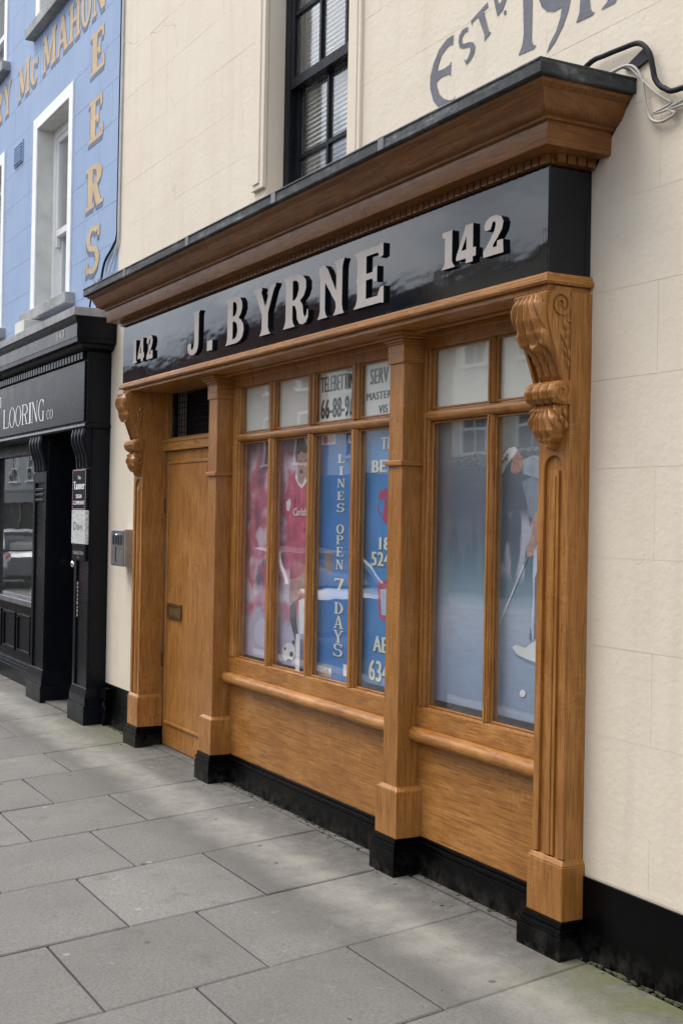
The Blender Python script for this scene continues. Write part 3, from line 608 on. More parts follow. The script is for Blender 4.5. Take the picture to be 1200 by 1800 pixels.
ICON=[('pink',[[(-1.719,1.7),(-1.728,1.721),(-1.704,1.742),(-1.662,1.752),(-1.614,1.748),(-1.613,1.713),(-1.658,1.709),(-1.674,1.696)]]),('pink',[[(-1.663,1.699),(-1.613,1.71),(-1.608,1.578),(-1.654,1.581),(-1.685,1.598),(-1.675,1.651)]]),('pink',[[(-1.715,1.292),(-1.705,1.301),(-1.605,1.302),(-1.598,1.106),(-1.681,1.109),(-1.698,1.133),(-1.717,1.216)]]),('screen',[[(-1.694,1.256),(-1.604,1.264),(-1.599,1.134),(-1.676,1.132)]]),('pink',[[(-1.741,1.686),(-1.733,1.686),(-1.72,1.644),(-1.685,1.617),(-1.691,1.613),(-1.728,1.64)]])]
for k, pl in ESTD:
    flatpoly(MB(), pl, -.0022).build('painted_letter', 'sign_grey', cw, fix=False)

# ------------------------------------------------------------------ oak shopfront
sf = thing('shopfront', (-2.4,0,0), 'varnished oak shopfront with black fascia, carved end brackets and wide windows', 'shopfront')
# fascia board with raised letters
FX0, FX1, FY, FZ0, FZ1 = -4.85, -.026, -.198, 2.515, 2.912
fa = box('fascia', 'fascia_black', sf, FX0, FX1, FY, .0, FZ0, FZ1, .004)
OUT = {
'J': [[(.40,1),(.80,1),(.73,.93),(.72,.28),(.70,.15),(.60,.05),(.42,0),(.22,.02),(.08,.10),(.04,.20),(.08,.28),(.20,.30),(.28,.26),(.26,.18),(.30,.13),(.38,.14),(.44,.22),(.46,.35),(.46,.93)]],
'.': [[(0,0),(1,0),(1,1),(0,1)]],
'B': [[(0,0),(.06,.05),(.10,.15),(.10,.85),(.05,.95),(.02,1),(.55,1),(.75,.96),(.85,.86),(.87,.73),(.80,.61),(.68,.53),(.82,.47),(.93,.37),(.96,.24),(.89,.10),(.75,.03),(.55,0)],[(.38,.60),(.38,.90),(.50,.90),(.57,.84),(.59,.73),(.54,.63),(.46,.59)],[(.38,.10),(.38,.48),(.48,.48),(.60,.41),(.64,.26),(.58,.14),(.48,.10)]],
'Y': [[(.28,0),(.34,.06),(.38,.15),(.38,.42),(.10,.86),(0,.94),(.02,1),(.34,1),(.38,.96),(.34,.90),(.53,.58),(.71,.88),(.70,.95),(.74,1),(1,1),(.98,.94),(.90,.88),(.66,.45),(.66,.15),(.71,.06),(.78,0)]],
'R': [[(0,0),(.06,.06),(.10,.16),(.10,.85),(.05,.95),(.02,1),(.55,1),(.78,.95),(.90,.84),(.91,.69),(.83,.56),(.68,.48),(.78,.38),(.82,.20),(.88,.13),(.94,.17),(.96,.27),(1,.26),(1,.12),(.93,.03),(.80,0),(.66,.03),(.57,.13),(.54,.30),(.48,.40),(.38,.42),(.38,.15),(.42,.06),(.48,0)],[(.38,.52),(.38,.90),(.50,.90),(.60,.84),(.63,.71),(.56,.58),(.47,.52)]],
'N': [[(0,0),(.06,.07),(.09,.16),(.09,.78),(.02,.90),(.04,.96),(.14,1),(.27,.98),(.38,.89),(.70,.44),(.70,.85),(.66,.94),(.61,1),(1,1),(.95,.93),(.92,.84),(.92,.16),(.95,.06),(1,0),(.60,0),(.66,.06),(.70,.14),(.68,.24),(.28,.66),(.28,.16),(.32,.06),(.38,0)]],
'E': [[(0,0),(.08,.07),(.12,.16),(.12,.42),(.09,.50),(.12,.58),(.12,.85),(.06,.94),(.0,1),(.82,1),(.90,1.03),(.97,1.02),(.97,.80),(.86,.78),(.80,.88),(.42,.88),(.42,.57),(.62,.57),(.66,.64),(.78,.66),(.78,.38),(.66,.40),(.62,.46),(.42,.46),(.42,.13),(.80,.13),(.88,.26),(1,.28),(1,-.02),(.9,0)]],
'1': [[(.05,0),(.22,.09),(.28,.2),(.28,.84),(.12,.86),(.06,.95),(.12,1),(.78,1),(.78,.18),(.84,.1),(1,0)]],
'4': [[(.5,0),(.5,.13),(0,.13),(0,.24),(.48,1),(.85,1),(.85,.36),(1,.36),(1,.13),(.85,.13),(.85,0)],[(.27,.36),(.52,.36),(.52,.72)]],
'2': [[(.02,0),(.02,.14),(.30,.38),(.54,.62),(.60,.78),(.54,.86),(.44,.84),(.40,.74),(.34,.67),(.1,.67),(.04,.78),(.12,.92),(.34,1),(.62,1),(.86,.92),(.96,.78),(.9,.6),(.7,.42),(.5,.28),(.47,.2),(.66,.2),(.68,.34),(.95,.34),(.98,0)]]}
LET = [('1',-4.572,-4.475,2.630,2.785),('4',-4.462,-4.335,2.630,2.785),('2',-4.29,-4.165,2.630,2.785),
 ('J',-3.556,-3.295,2.572,2.832),('.',-3.232,-3.150,2.572,2.632),('B',-2.956,-2.690,2.572,2.832),('Y',-2.568,-2.290,2.572,2.832),('R',-2.198,-1.912,2.572,2.832),('N',-1.808,-1.535,2.572,2.832),('E',-1.443,-1.165,2.572,2.832),
 ('1',-.697,-.590,2.632,2.785),('4',-.582,-.442,2.632,2.785),('2',-.392,-.252,2.632,2.785)]
for ch, x0, x1, z0, z1 in LET:
    x0 -= .028; x1 -= .028
    P_ = [[(x0+a*(x1-x0), z0+b*(z1-z0)) for a,b in p] for p in OUT[ch]]
    solidpoly(MB(), P_, FY-.017, FY+.001).build('letter', ['letter_face','letter_side'], fa, bevel=.0015, fix=False)
# moulding below the fascia and soffit
mo = MB().mitred([(.0,2.474),(.016,2.474),(.022,2.482),(.022,2.492),(.014,2.498),(.014,2.504),(.008,2.514),(.0,2.517)], FX0, FX1, FY, .0)
mo.build('fascia_moulding', 'oak_level', sf, smooth=math.radians(30))
so_ = MB().box(FX0+.002,FX1-.002,FY+.004,.16,2.452,2.4735); so_.box(-3.4,-.2,-.06,-.035,2.440,2.4515); so_.build('soffit', 'oak_level', sf, bevel=.003)
# cornice
cp = [(.0,2.913),(.003,2.9132),(.003,2.9445),(.090,2.946),(.092,2.950),(.095,3.027),(.110,3.030),(.112,3.040),(.128,3.044),(.150,3.060),(.166,3.085),(.176,3.110),(.200,3.122),(.206,3.130),(.206,3.134)]
cp = [(0,2.913)]+cp[1:]
cor = MB().mitred(cp, FX0-.002, FX1+.012, FY, -.0).build('cornice', 'oak_stain_shade', sf, smooth=math.radians(25))
le = MB().mitred([(.196,3.1345),(.222,3.1345),(.226,3.140),(.224,3.180),(.216,3.186),(.120,3.192),(-.19,3.23)], FX0-.002, FX1+.012, FY, -.0)
le.build('lead_flashing', 'lead', cor, bevel=.002)
rl = MB().tube([(FX0-.222,.0,3.186),(FX0-.222,FY-.222,3.186),(FX1+.232,FY-.222,3.186),(FX1+.232,0,3.186)], .007, 6)
rl.build('lead_rolled_edge', 'lead', cor)
for x in (-4.2,-3.1,-1.95,-.9): box('lead_lap', 'lead_pale', cor, x, x+.05, FY-.2285, FY-.10, 3.137, 3.1925, .002)
# dentils
dx = FX0+.002
while dx < FX1:
    piece('dentil', 'oak_stain_shade', cor, dx, dx+.0375, FY-.024, FY-.0035, 2.9125, 2.944); dx += .047
for i in range(4): piece('dentil', 'oak_stain_shade', cor, FX1+.0155, FX1+.036, FY+.010+i*.046, FY+.047+i*.046, 2.9135, 2.9445)

# ---- carved console, built once and shared by both end pilasters
def lerp(tab, t):
    for (a,b),(c,d) in zip(tab, tab[1:]):
        if t <= c:
            k = (t-a)/(c-a); k = k*k*(3-2*k); return b+(d-b)*k
    return tab[-1][1]
PROF = [(1.868,-.097),(1.885,-.108),(1.91,-.128),(1.945,-.148),(1.985,-.152),(2.015,-.143),(2.03,-.13),(2.036,-.130),(2.045,-.152),(2.062,-.170),(2.085,-.176),(2.105,-.170),(2.12,-.150),(2.127,-.122),(2.15,-.121),(2.18,-.131),(2.21,-.149),(2.25,-.178),(2.30,-.206),(2.35,-.222),(2.40,-.224),(2.435,-.208),(2.455,-.172),(2.468,-.150)]
HALF = [(1.868,.010),(1.885,.026),(1.92,.055),(1.96,.075),(2.01,.080),(2.034,.080),(2.037,.094),(2.12,.094),(2.128,.082),(2.24,.084),(2.32,.087),(2.468,.087)]
def console_mesh():
    mb = MB(); NZ, NX = 210, 81
    def leaf(x, z, cz, rend, drop, pm, pitch, base, amp):
        """carved leaf fanning down from (0, cz): ribs, valleys and a scalloped edge"""
        r = math.hypot(x, cz-z); ph = math.atan2(x, cz-z)
        rib = abs(math.cos(ph*PI/pitch)); sub = abs(math.cos(ph*PI/pitch*2))
        e = rend-drop*min(1.4, abs(ph)/pm)**1.4+.020*rib**1.5
        k = (e-r)/.010
        if k <= 0: return 0.
        curl = .008*math.exp(-((e-r-.014)/.012)**2)          # the edge curls forward
        return min(1, k)**.6*(base+amp*rib**.55+.003*sub+curl)
    def fn(u, v):
        z = 1.868+v*.600; s = u*2-1; h = lerp(HALF, z); y = lerp(PROF, z)+.018; x = s*h
        if z > 2.128:
            r = .022*abs(math.sin((s+1)*PI*2))**.7*min(1,(z-2.128)/.02)
            y -= max(r, leaf(x, z, 2.535, .292, .075, .85, .23, .012, .026))
        elif z > 2.037:
            y -= .022*(abs(math.sin((s+1)*PI*2)))**.6
        else:
            y -= .004+leaf(x, z, 2.075, .190, .05, .9, .30, .0, .026)
        y += .014*max(0, abs(s)-.94)/.06
        return (x, y, z)
    mb.grid(fn, NX, NZ)
    for sgn in (-1, 1):                                     # cheeks back to the pilaster
        def ck(u, v):
            z = 1.868+v*.600; x = sgn*lerp(HALF, z); y = fn((sgn+1)/2, v)[1]
            return (x, y*(1-u)+(-.09)*u, z)
        mb.grid(ck, 5, NZ)
    mb.add([(-.087,-.15,2.468),(.087,-.15,2.468),(.087,-.09,2.468),(-.087,-.09,2.468)], [(0,1,2,3)])
    def strip(x0, x1, pts, wid):                            # flat raised band along a (y,z) path
        n = len(pts); L_, R2 = [], []
        for i in range(n):
            a, c = Vector(pts[max(i-1,0)]), Vector(pts[min(i+1,n-1)]); t = (c-a).normalized(); m_ = Vector((-t.y, t.x))*wid[i]/2; p = Vector(pts[i])
            L_.append(p+m_); R2.append(p-m_)
        v = [(x0,p.x,p.y) for p in L_]+[(x0,p.x,p.y) for p in R2]+[(x1,p.x,p.y) for p in L_]+[(x1,p.x,p.y) for p in R2]; f = []
        for i in range(n-1): f += [(2*n+i,2*n+i+1,3*n+i+1,3*n+i),(i,i+1,2*n+i+1,2*n+i),(n+i,n+i+1,3*n+i+1,3*n+i)]
        mb.add(v, f+[(0,n,3*n,2*n),(n-1,2*n-1,4*n-1,3*n-1)])
    for g in (-1, 1):
        pts, wd = [], []
        for i in range(40):
            q = i/39; a = PI-3.3*PI*(1-q); rr = .009+.043*q
            pts.append((-.142+rr*math.cos(a), 2.402+rr*math.sin(a))); wd.append(.008+.013*q)
        for y, z in ((-.196,2.37),(-.190,2.335),(-.178,2.295),(-.163,2.255),(-.147,2.215),(-.132,2.175),(-.120,2.14),(-.112,2.11)): pts.append((y,z)); wd.append(.021)
        strip(g*.080, g*.0945, pts, wd)
        pts, wd = [], []
        for i in range(30):
            q = i/29; a = PI*.25-2.6*PI*(1-q); rr = .007+.033*q; pts.append((-.134+rr*math.cos(a), 2.082+rr*math.sin(a))); wd.append(.007+.007*q)
        strip(g*.088, g*.099, pts, wd)
        x = g*.085
        for y, z, r, e, t in ((-.120,2.330,.017,1.5,.5),(-.108,2.300,.013,1.8,-.3),(-.132,2.290,.012,1.8,.4),(-.112,2.262,.012,2.0,.2),(-.100,2.225,.009,2.4,0),(-.118,2.232,.009,2.0,.4),(-.101,2.185,.007,2.6,0),(-.102,2.345,.011,1.0,0),(-.112,2.005,.012,1.6,.3),(-.128,1.985,.010,1.5,.3),(-.106,1.962,.010,1.6,0)):
            pts = [(x, y-t*r*k_, z+r*e*k_) for k_ in (-1,-.5,0,.5,1)]; mb.tube(pts, [r*.15,r*.75,r*.85,r*.55,r*.1], 7)
    bm = bmesh.new(); me = mb.mesh('console', 'oak_upright'); bm.from_mesh(me); bmesh.ops.recalc_face_normals(bm, faces=bm.faces); bm.to_mesh(me); bm.free()
    me.polygons.foreach_set('use_smooth', [True]*len(me.polygons)); me.set_sharp_from_angle(angle=math.radians(55))
    return me
CON = console_mesh()
def end_pilaster(dx, yb):
    """carved end pilaster; dx shifts the right-hand one along the front"""
    m = MB(); L, R_ = -.197+dx, -.015+dx
    m.box(L,R_,-.083,yb,.30,2.4515)
    m.box(L,L+.034,-.095,-.0835,.36,1.852); m.box(R_-.034,R_,-.095,-.0835,.36,1.852); m.box(L,R_,-.095,-.0835,1.868,2.4515)
    xc = (L+R_)/2; hw = (R_-L)/2; iw = hw-.034                  # arched head of the sunk panel
    arch = [(L,1.852),(L+.034,1.80)] ; n = 12
    poly = [(L+.034,1.80)]+[(xc-iw*math.cos(PI*i/n), 1.80+.052*math.sin(PI*i/n)) for i in range(1,n)]+[(R_-.034,1.80),(R_-.034,1.868),(L+.034,1.868)]
    m.prism_y(poly[::-1], -.0948, -.0835)
    m.box(L,L+.034,-.0949,-.0835,1.85,1.869); m.box(R_-.034,R_,-.0949,-.0835,1.85,1.869)
    m.box(xc-.029,xc+.029,-.0915,-.0835,.36,1.795); m.box(xc-.012,xc+.012,-.096,-.0914,.36,1.775)
    p = m.build('pilaster', 'oak_upright', sf, bevel=.0028)
    k = MB(); k.box(-.211+dx,.0+dx,-.107,yb,.134,.335); k.frustum((-.211+dx,dx,-.107,yb),.335,(-.199+dx,-.013+dx,-.096,yb),.356)
    k.build('plinth', 'oak_upright', p, bevel=.004)
    b = MB(); b.box(-.252+dx,.012+dx,-.122,yb,-.06,.078); b.box(-.243+dx,.008+dx,-.117,yb,.078,.092); b.box(-.249+dx,.010+dx,-.120,yb,.0925,.108); b.box(-.232+dx,.006+dx,-.113,yb,.1085,.1335)
    b.build('base_block', 'plinth_black', p, bevel=.004)
    c = link('console', CON, p); c.location = ((L+R_)/2, 0, 0)
    return p
end_pilaster(0, .02); end_pilaster(-4.672, .075)
def mid_pilaster(x0, x1, yb):
    m = MB(); y = -.085
    m.box(x0,x1,y,yb,.30,2.4515)
    p = m.build('pilaster', 'oak_upright', sf, bevel=.003)
    c = MB(); c.box(x0-.008,x1+.008,y-.008,yb,2.312,2.398)
    for i, (d, z0, z1) in enumerate(((.012,2.398,2.408),(.020,2.4085,2.420),(.034,2.4205,2.434),(.046,2.4345,2.4512))): c.box(x0-d,x1+d,y-d,yb,z0,z1)
    c.build('capital', 'oak_level', p, bevel=.003)
    MB().box(x0-.013,x1+.013,y-.013,yb,1.846,1.870).build('band', 'oak_level', p, bevel=.004)
    k = MB(); k.box(x0-.034,x1+.028,y-.017,yb,.164,.374); k.frustum((x0-.034,x1+.028,y-.017,yb),.374,(x0-.003,x1+.002,y-.002,yb),.392)
    k.build('plinth', 'oak_upright', p, bevel=.003)
    b = MB(); b.box(x0-.060,x1+.034,y-.030,yb,-.06,.108); b.box(x0-.053,x1+.030,y-.026,yb,.108,.122); b.box(x0-.057,x1+.032,y-.028,yb,.1225,.138); b.box(x0-.044,x1+.029,y-.022,yb,.1385,.1635)
    b.build('base_block', 'plinth_black', p, bevel=.003)
mid_pilaster(-3.525,-3.395,.07); mid_pilaster(-1.345,-1.220,.07)

# ---- windows, stall risers
GY = .046
def bay(x0, x1, mulls, xg0, xg1):
    m = MB()
    m.box(x0,x1,.016,.075,.662,.757); m.box(x0,x1,.016,.075,2.376,2.452)
    m.box(x0,xg0,.018,.074,.757,2.376); m.box(xg1,x1,.018,.074,.757,2.376)
    m.box(x0+.018,xg0-.016,.010,.0179,.757,2.376); m.box(x0,x1,.008,.0159,2.425,2.4515)
    w_ = m.build('shop_window', 'oak_upright', sf, bevel=.004)
    box('bottom_rail', 'oak_level', w_, x0+.001, x1-.001, .0135, .0165, .664, .752, .001)
    t = MB(); t.prism_x([(.072,2.047),(.022,2.050),(.012,2.058),(.009,2.066),(.009,2.082),(.014,2.090),(.026,2.096),(.072,2.101)], xg0-.03, xg1+.005)
    t.build('transom', 'oak_level', w_, smooth=math.radians(40))
    for a, b in mulls:
        for z0, z1 in ((.7575,2.049),(2.099,2.3755)):
            k = MB(); k.prism_z([(a,.074),(a,.030),(a+.006,.018),(b-.006,.018),(b,.030),(b,.074)], z0, z1); k.box(a+.014,b-.014,.0125,.0181,z0,z1)
            k.build('mullion', 'oak_upright', w_, bevel=.0015)
    xs = [xg0]+[v for ab in mulls for v in ab]+[xg1]
    for i in range(0, len(xs), 2):
        for z0, z1 in ((.757,2.047),(2.101,2.376)):
            piece('pane', 'glass', w_, xs[i]-.004, xs[i+1]+.004, GY, GY+.004, z0-.004, z1+.004)
            bd = MB(); e = .010
            bd.box(xs[i],xs[i]+e,.036,.0455,z0,z1); bd.box(xs[i+1]-e,xs[i+1],.036,.0455,z0,z1); bd.box(xs[i]+e,xs[i+1]-e,.036,.0455,z0,z0+e); bd.box(xs[i]+e,xs[i+1]-e,.036,.0455,z1-e,z1)
            bd.build('glazing_bead', 'oak_upright', w_, bevel=.003)
    n = 12; pr = [(.028,.596)]+[(.005-.036*math.sin(PI*i/n), .629-.034*math.cos(PI*i/n)) for i in range(n+1)]+[(.028,.663)]
    MB().prism_x(pr, x0+.001, x1-.001).build('sill_roll', 'oak_level', sf, smooth=math.radians(40))
    r = MB(); r.box(x0,x1,.030,.09,.10,.661); r.build('stall_riser', 'oak_level', sf)
    k = MB(); k.box(x0,x1,.010,.06,-.06,.128); k.box(x0,x1,.014,.06,.128,.140); k.box(x0,x1,.008,.06,.1402,.152); k.box(x0,x1,.020,.06,.1522,.168); k.build('skirting', 'plinth_black', sf, bevel=.003)
    MB().box(x0,x1,.075,.26,.70,.742).build('window_bed', 'bed_grey', w_)
    MB().box(x0,x1,.262,.28,.70,2.45).build('window_back', 'room_dark', w_)
bay(-3.394,-1.346,[(-2.885,-2.825),(-2.388,-2.334),(-1.902,-1.842)],-3.292,-1.39)
bay(-1.219,-.198,[(-.712,-.672)],-1.165,-.235)

# ---- door
dr = MB(); DX0, DX1 = -4.687, -3.526
dr.box(DX0+.008,DX1,.078,.12,.012,2.044)
door = dr.build('door', 'oak_upright', sf, bevel=.002)
pm = MB()
px0, px1, pz0, pz1 = -4.605, -3.60, .185, 1.955
for a in ((px0,px1,pz0-.022,pz0),(px0,px1,pz1,pz1+.022)): pm.box(a[0],a[1],.066,.0785,a[2],a[3])
pm.box(px0-.022,px0,.066,.0785,pz0-.022,pz1+.022); pm.box(px1,px1+.022,.066,.0785,pz0-.022,pz1+.022)
pm.build('panel_moulding', 'oak_upright', door, bevel=.005)
box('panel', 'oak_upright', door, px0+.001, px1-.001, .0735, .079, pz0+.001, pz1-.001)
lb = MB(); lb.box(-4.585,-4.325,.060,.0738,.895,.915); lb.box(-4.585,-4.325,.060,.0738,.978,1.0); lb.box(-4.585,-4.56,.060,.0738,.915,.978); lb.box(-4.35,-4.325,.060,.0738,.915,.978)
lbx = lb.build('letterbox', 'brass_old', door, bevel=.002)
box('letterbox_flap', 'brass_flap', door, -4.559, -4.351, .0665, .0735, .916, .977, .002)
for z in (.55,1.62): piece('hinge', 'brass_old', door, DX0+.001, DX0+.012, .066, .077, z, z+.10)
tb = MB().box(DX0+.001,DX1,.050,.12,2.047,2.122); tb.box(DX0+.001,DX1,.044,.0499,2.106,2.126); tb.build('door_head', 'oak_level', sf, bevel=.003)
box('threshold', 'flagstone', sf, DX0, DX1, .0, .14, -.06, .006)
fl = MB(); fl.box(DX0+.001,DX0+.04,.062,.13,2.1265,2.4515); fl.box(DX0+.04,DX1,.075,.13,2.1265,2.14)
fan = fl.build('fanlight', 'oak_upright', sf, bevel=.003)
for a, b, y in ((DX0+.041,DX0+.085,.10),(DX1-.10,DX1,.10),(-3.89,-3.87,.098)): piece('grille_frame', 'window_black', fan, a, b, y, .125, 2.141, 2.451)
x = DX0+.10
while x < DX1-.1: piece('grille_wire', 'window_black', fan, x, x+.0035, .108, .1115, 2.141, 2.451); x += .05
z = 2.17
while z < 2.44: piece('grille_wire', 'window_black', fan, DX0+.085, DX1-.1, .1118, .115, z, z+.0035); z += .042
piece('fanlight_back', 'room_dark', fan, DX0+.002, DX1, .22, .24, 2.12, 2.46)
# ------------------------------------------------------------------ cards and posters behind the glass
def poster(name, mat, x0, x1, z0, z1, y, label, cat, group=None):
    o = MB().box(x0,x1,y,y+.0015,z0,z1).build(name, mat); return tag(o, label, cat, group)
YC = .062
cd = [(-3.30,-2.875,'card_white'),(-2.835,-2.375,'card_white'),(-2.345,-1.885,'card_white'),(-1.855,-1.38,'card_white'),(-1.18,-.70,'card_white'),(-.685,-.225,'card_white')]
lab = ['blank off-white card in the top pane nearest the oak door','blank off-white card in the second top pane from the oak door',
 'off-white card lettered TELEBETTIN above a phone number in the top pane','off-white card lettered SERV, MASTER and VIS in the top pane beside the middle pilaster',
 'blank off-white card in the top left pane of the golf poster window','blank off-white card in the top pane beside the carved right bracket']
cards = [poster('window_card', m, a, b, 2.096, 2.385, YC, l, 'card', 'cards in the top window panes') for (a,b,m), l in zip(cd, lab)]
def txt(parent, items, mat, y, **kw):
    mb = MB()
    for t, x0, x1, z0, z1 in items: sans(mb, t, x0, x1, z0, z1, y, **kw)
    return mb.build('lettering', mat, parent, fix=False)
txt(cards[2], [('TELEBETTING',-2.322,-1.905,2.268,2.352),('66-88-960',-2.318,-1.898,2.128,2.232)], 'card_text', YC-.0006, bold=.06)
txt(cards[3], [('SERV',-1.79,-1.605,2.268,2.345),('MASTER',-1.822,-1.575,2.190,2.228),('VIS',-1.70,-1.61,2.120,2.160)], 'card_text', YC-.0006, bold=.06)
YP = .090
MAP = {'skin':'print_skin','hair':'print_hair','red':'print_red','white':'print_white','darkred':'print_darkred','sock':'print_dark','ball':'print_white','eye':'print_hair','crease':'print_darkred',
 'pale':'print_pale','navy':'print_navy','trouser':'print_trouser','shade':'print_shade','pink':'print_pink','screen':'print_screen'}
def prints(parent, data, y, step=.00025):
    by = {}
    for i, (k, pl) in enumerate(data): by.setdefault(k, MB()); flatpoly(by[k], pl, y-.0006-step*i)
    for k, mb in by.items(): mb.build('printed_'+k, MAP[k], parent, fix=False)
fp = poster('football_poster', 'print_crowd', -3.34, -2.425, .772, 2.066, YP, 'tall football poster with red-shirted player, blurred red crowd and white ball', 'poster')
prints(fp, FOOT, YP)
txt(fp, [('Carlsberg',-2.672,-2.42,1.600,1.655)], 'print_white', YP-.0075, bold=.03, shear=.25)
tag(MB().box(-2.585,-2.535,.070,.0712,.747,.960).build('window_card', 'print_white'), 'small upright white card at the foot of the football poster', 'card')
bp1 = poster('betting_poster', 'poster_blue', -2.43, -1.868, .748, 2.058, YP-.006, 'deep blue poster lettered LINES OPEN 7 DAYS down its right side', 'poster')
bp2 = poster('betting_poster', 'poster_blue_b', -1.850, -1.33, .785, 2.062, YP-.004, 'lighter blue poster with red telephone and large phone numbers beside the middle pilaster', 'poster')
LN = [('L',1.891,1.936),('I',1.827,1.872),('N',1.763,1.808),('E',1.697,1.741),('S',1.634,1.680),('O',1.522,1.570),('P',1.466,1.513),('E',1.404,1.452),('N',1.337,1.386),('7',1.230,1.289),('D',1.104,1.165),('A',1.029,1.095),('Y',.956,1.020),('S',.883,.951)]
ls, lt = MB(), MB()
for ch, z0, z1 in LN:
    w_ = .05 if ch == 'I' else .085 if z0 > 1.3 else .105
    serif(ls, ch, -2.113-w_/2+.010, -2.113+w_/2+.010, z0-.004, z1-.004, YP-.0068); serif(lt, ch, -2.113-w_/2, -2.113+w_/2, z0, z1, YP-.0078)
ls.build('lettering_shadow', 'poster_letter_shadow', bp1, fix=False); lt.build('lettering', 'poster_letter', bp1, fix=False)
def chip(parent, x0, x1, z0, z1, y, kind):
    o = MB().box(x0,x1,y,y+.0004,z0,z1).build('logo_panel', 'print_white', parent)
    xc, zc, r = (x0+x1)/2, (z0+z1)/2, (z1-z0)*.40
    cir = lambda cx: [(cx+r*1.5*math.cos(2*PI*i/20), zc+r*math.sin(2*PI*i/20)) for i in range(20)]
    if kind == 'discs':
        flatpoly(MB(), [cir(xc-.03)], y-.0003).build('logo_disc', 'print_red', parent, fix=False); flatpoly(MB(), [cir(xc+.03)], y-.0006).build('logo_disc', 'print_orange', parent, fix=False)
    elif kind == 'VISA':
        flatpoly(MB(), [[(x0,z1-.016),(x1,z1-.016),(x1,z1),(x0,z1)]], y-.0003).build('logo_stripe', 'print_navy', parent, fix=False); flatpoly(MB(), [[(x0,z0),(x1,z0),(x1,z0+.016),(x0,z0+.016)]], y-.0003).build('logo_stripe', 'print_orange', parent, fix=False)
        txt(parent, [('VISA',x0+.03,x1-.03,zc-.012,zc+.014)], 'print_navy', y-.0004, bold=.02, shear=.2)
    else:
        flatpoly(MB(), [cir(xc)], y-.0003).build('logo_disc', 'print_red', parent, fix=False)
chip(bp1, -2.345, -2.185, 1.992, 2.046, YP-.0068, 'discs'); chip(bp1, -2.045, -1.90, 1.990, 2.030, YP-.0068, 'discs')
chip(bp1, -2.36, -2.185, .765, .828, YP-.0068, 'VISA'); chip(bp1, -2.055, -1.90, .790, .850, YP-.0068, 'disc')
flatpoly(MB(), [[(-2.286,1.425),(-2.19,1.43),(-2.185,1.325),(-2.20,1.31),(-2.213,1.335),(-2.235,1.30),(-2.262,1.33),(-2.28,1.312)]], YP-.0065).build('printed_hand', 'print_brown', bp1, fix=False)
prints(bp2, ICON, YP-.004)
big = [('TE',-1.712,-1.590,1.945,2.003),('BET',-1.795,-1.565,1.833,1.893),('18',-1.708,-1.60,1.452,1.514),('524',-1.785,-1.595,1.371,1.440),('AE',-1.750,-1.610,.950,1.026),('634',-1.788,-1.590,.803,.905)]
txt(bp2, [(t,a+.006,b+.006,c-.005,d-.005) for t,a,b,c,d in big], 'poster_letter_shadow', YP-.0062, bold=.05)
txt(bp2, big, 'poster_letter', YP-.0070, bold=.05)
gp = poster('golf_poster', 'print_green', -1.215, -.21, .785, 2.066, YP, 'large golf poster of a putting golfer in white cap in the right window', 'poster')
prints(gp, GOLF, YP)

# ------------------------------------------------------------------ black neighbouring shopfront
ns = thing('neighbour_shopfront', (-7.4,0,0), 'black painted shopfront lettered FLOORING CO left of the oak shopfront', 'shopfront')
NB = 'neighbour_black'; RX = -5.72; LX = -11.4
box('end_return', NB, ns, -5.95, RX, -.135, .0, 2.255, 2.78, .003)
nf = MB().box(LX,RX-.002,-.185,.02,2.296,2.842)
nf = nf.build('fascia', NB, ns, bevel=.004)
box('fascia_panel', NB, nf, LX, RX-.03, -.200, -.1855, 2.31, 2.772, .003)
MB().mitred([(0,2.256),(.012,2.258),(.020,2.272),(.016,2.290),(0,2.295)], LX, RX, -.188, .0).build('fascia_moulding', NB, ns, smooth=math.radians(35))
nc = MB().mitred([(.0,2.842),(.03,2.846),(.06,2.862),(.075,2.885),(.112,2.895),(.114,2.93),(.118,2.932),(.118,3.03),(.128,3.05),(.135,3.085)], LX, RX-.002, -.19, .0).build('cornice', NB, ns, smooth=math.radians(25))
MB().mitred([(.128,3.0855),(.150,3.087),(.150,3.150),(.05,3.165),(-.185,3.19)], LX, RX-.002, -.19, .0).build('cornice_capping', 'sill_stone', nc, bevel=.003)
dx = LX
while dx < RX-.05: piece('dentil', NB, nc, dx, dx+.055, -.214, -.186, 2.786, 2.838); dx += .082
nm = MB(); sans(nm, '143', -6.15, -5.94, 2.962, 3.022, -.3095, bold=.06); nm.build('lettering', 'letter_face', nc, fix=False)
X_ = [('F',-8.83,-8.345,2.335,2.690),('L',-8.325,-8.09,2.385,2.562),('O',-8.085,-7.87,2.380,2.565),('O',-7.86,-7.645,2.380,2.565),('R',-7.63,-7.40,2.383,2.563),('I',-7.395,-7.295,2.383,2.563),('N',-7.285,-7.08,2.383,2.563),('G',-7.07,-6.865,2.380,2.565),('C',-6.80,-6.715,2.383,2.462),('O',-6.705,-6.61,2.383,2.462)]
for ch, x0, x1, z0, z1 in X_:
    m = MB(); serif(m, ch, x0, x1, z0, z1, -.2015, T=.12, H=.04, sf=.06, sh=.03); m.build('letter', 'print_white', nf, fix=False)
def nconsole(x0, x1, p):
    prof = [(2.255,-.186),(2.20,-.196),(2.15,-.192),(2.10,-.175),(2.05,-.158),(2.00,-.150),(1.96,-.148)][::-1]
    def fn(u, v):
        z = 1.96+v*.295; y = lerp(prof, z); s = u*4
        return (x0+(x1-x0)*u, y-.014*abs(math.sin(s*PI)), z)
    m = MB(); m.grid(fn, 41, 16)
    for x in (x0, x1): m.grid(lambda u, v: (x, lerp(prof, 1.96+v*.295)*(1-u)-.10*u, 1.96+v*.295), 3, 16)
    m.build('console', NB, p, smooth=math.radians(50))
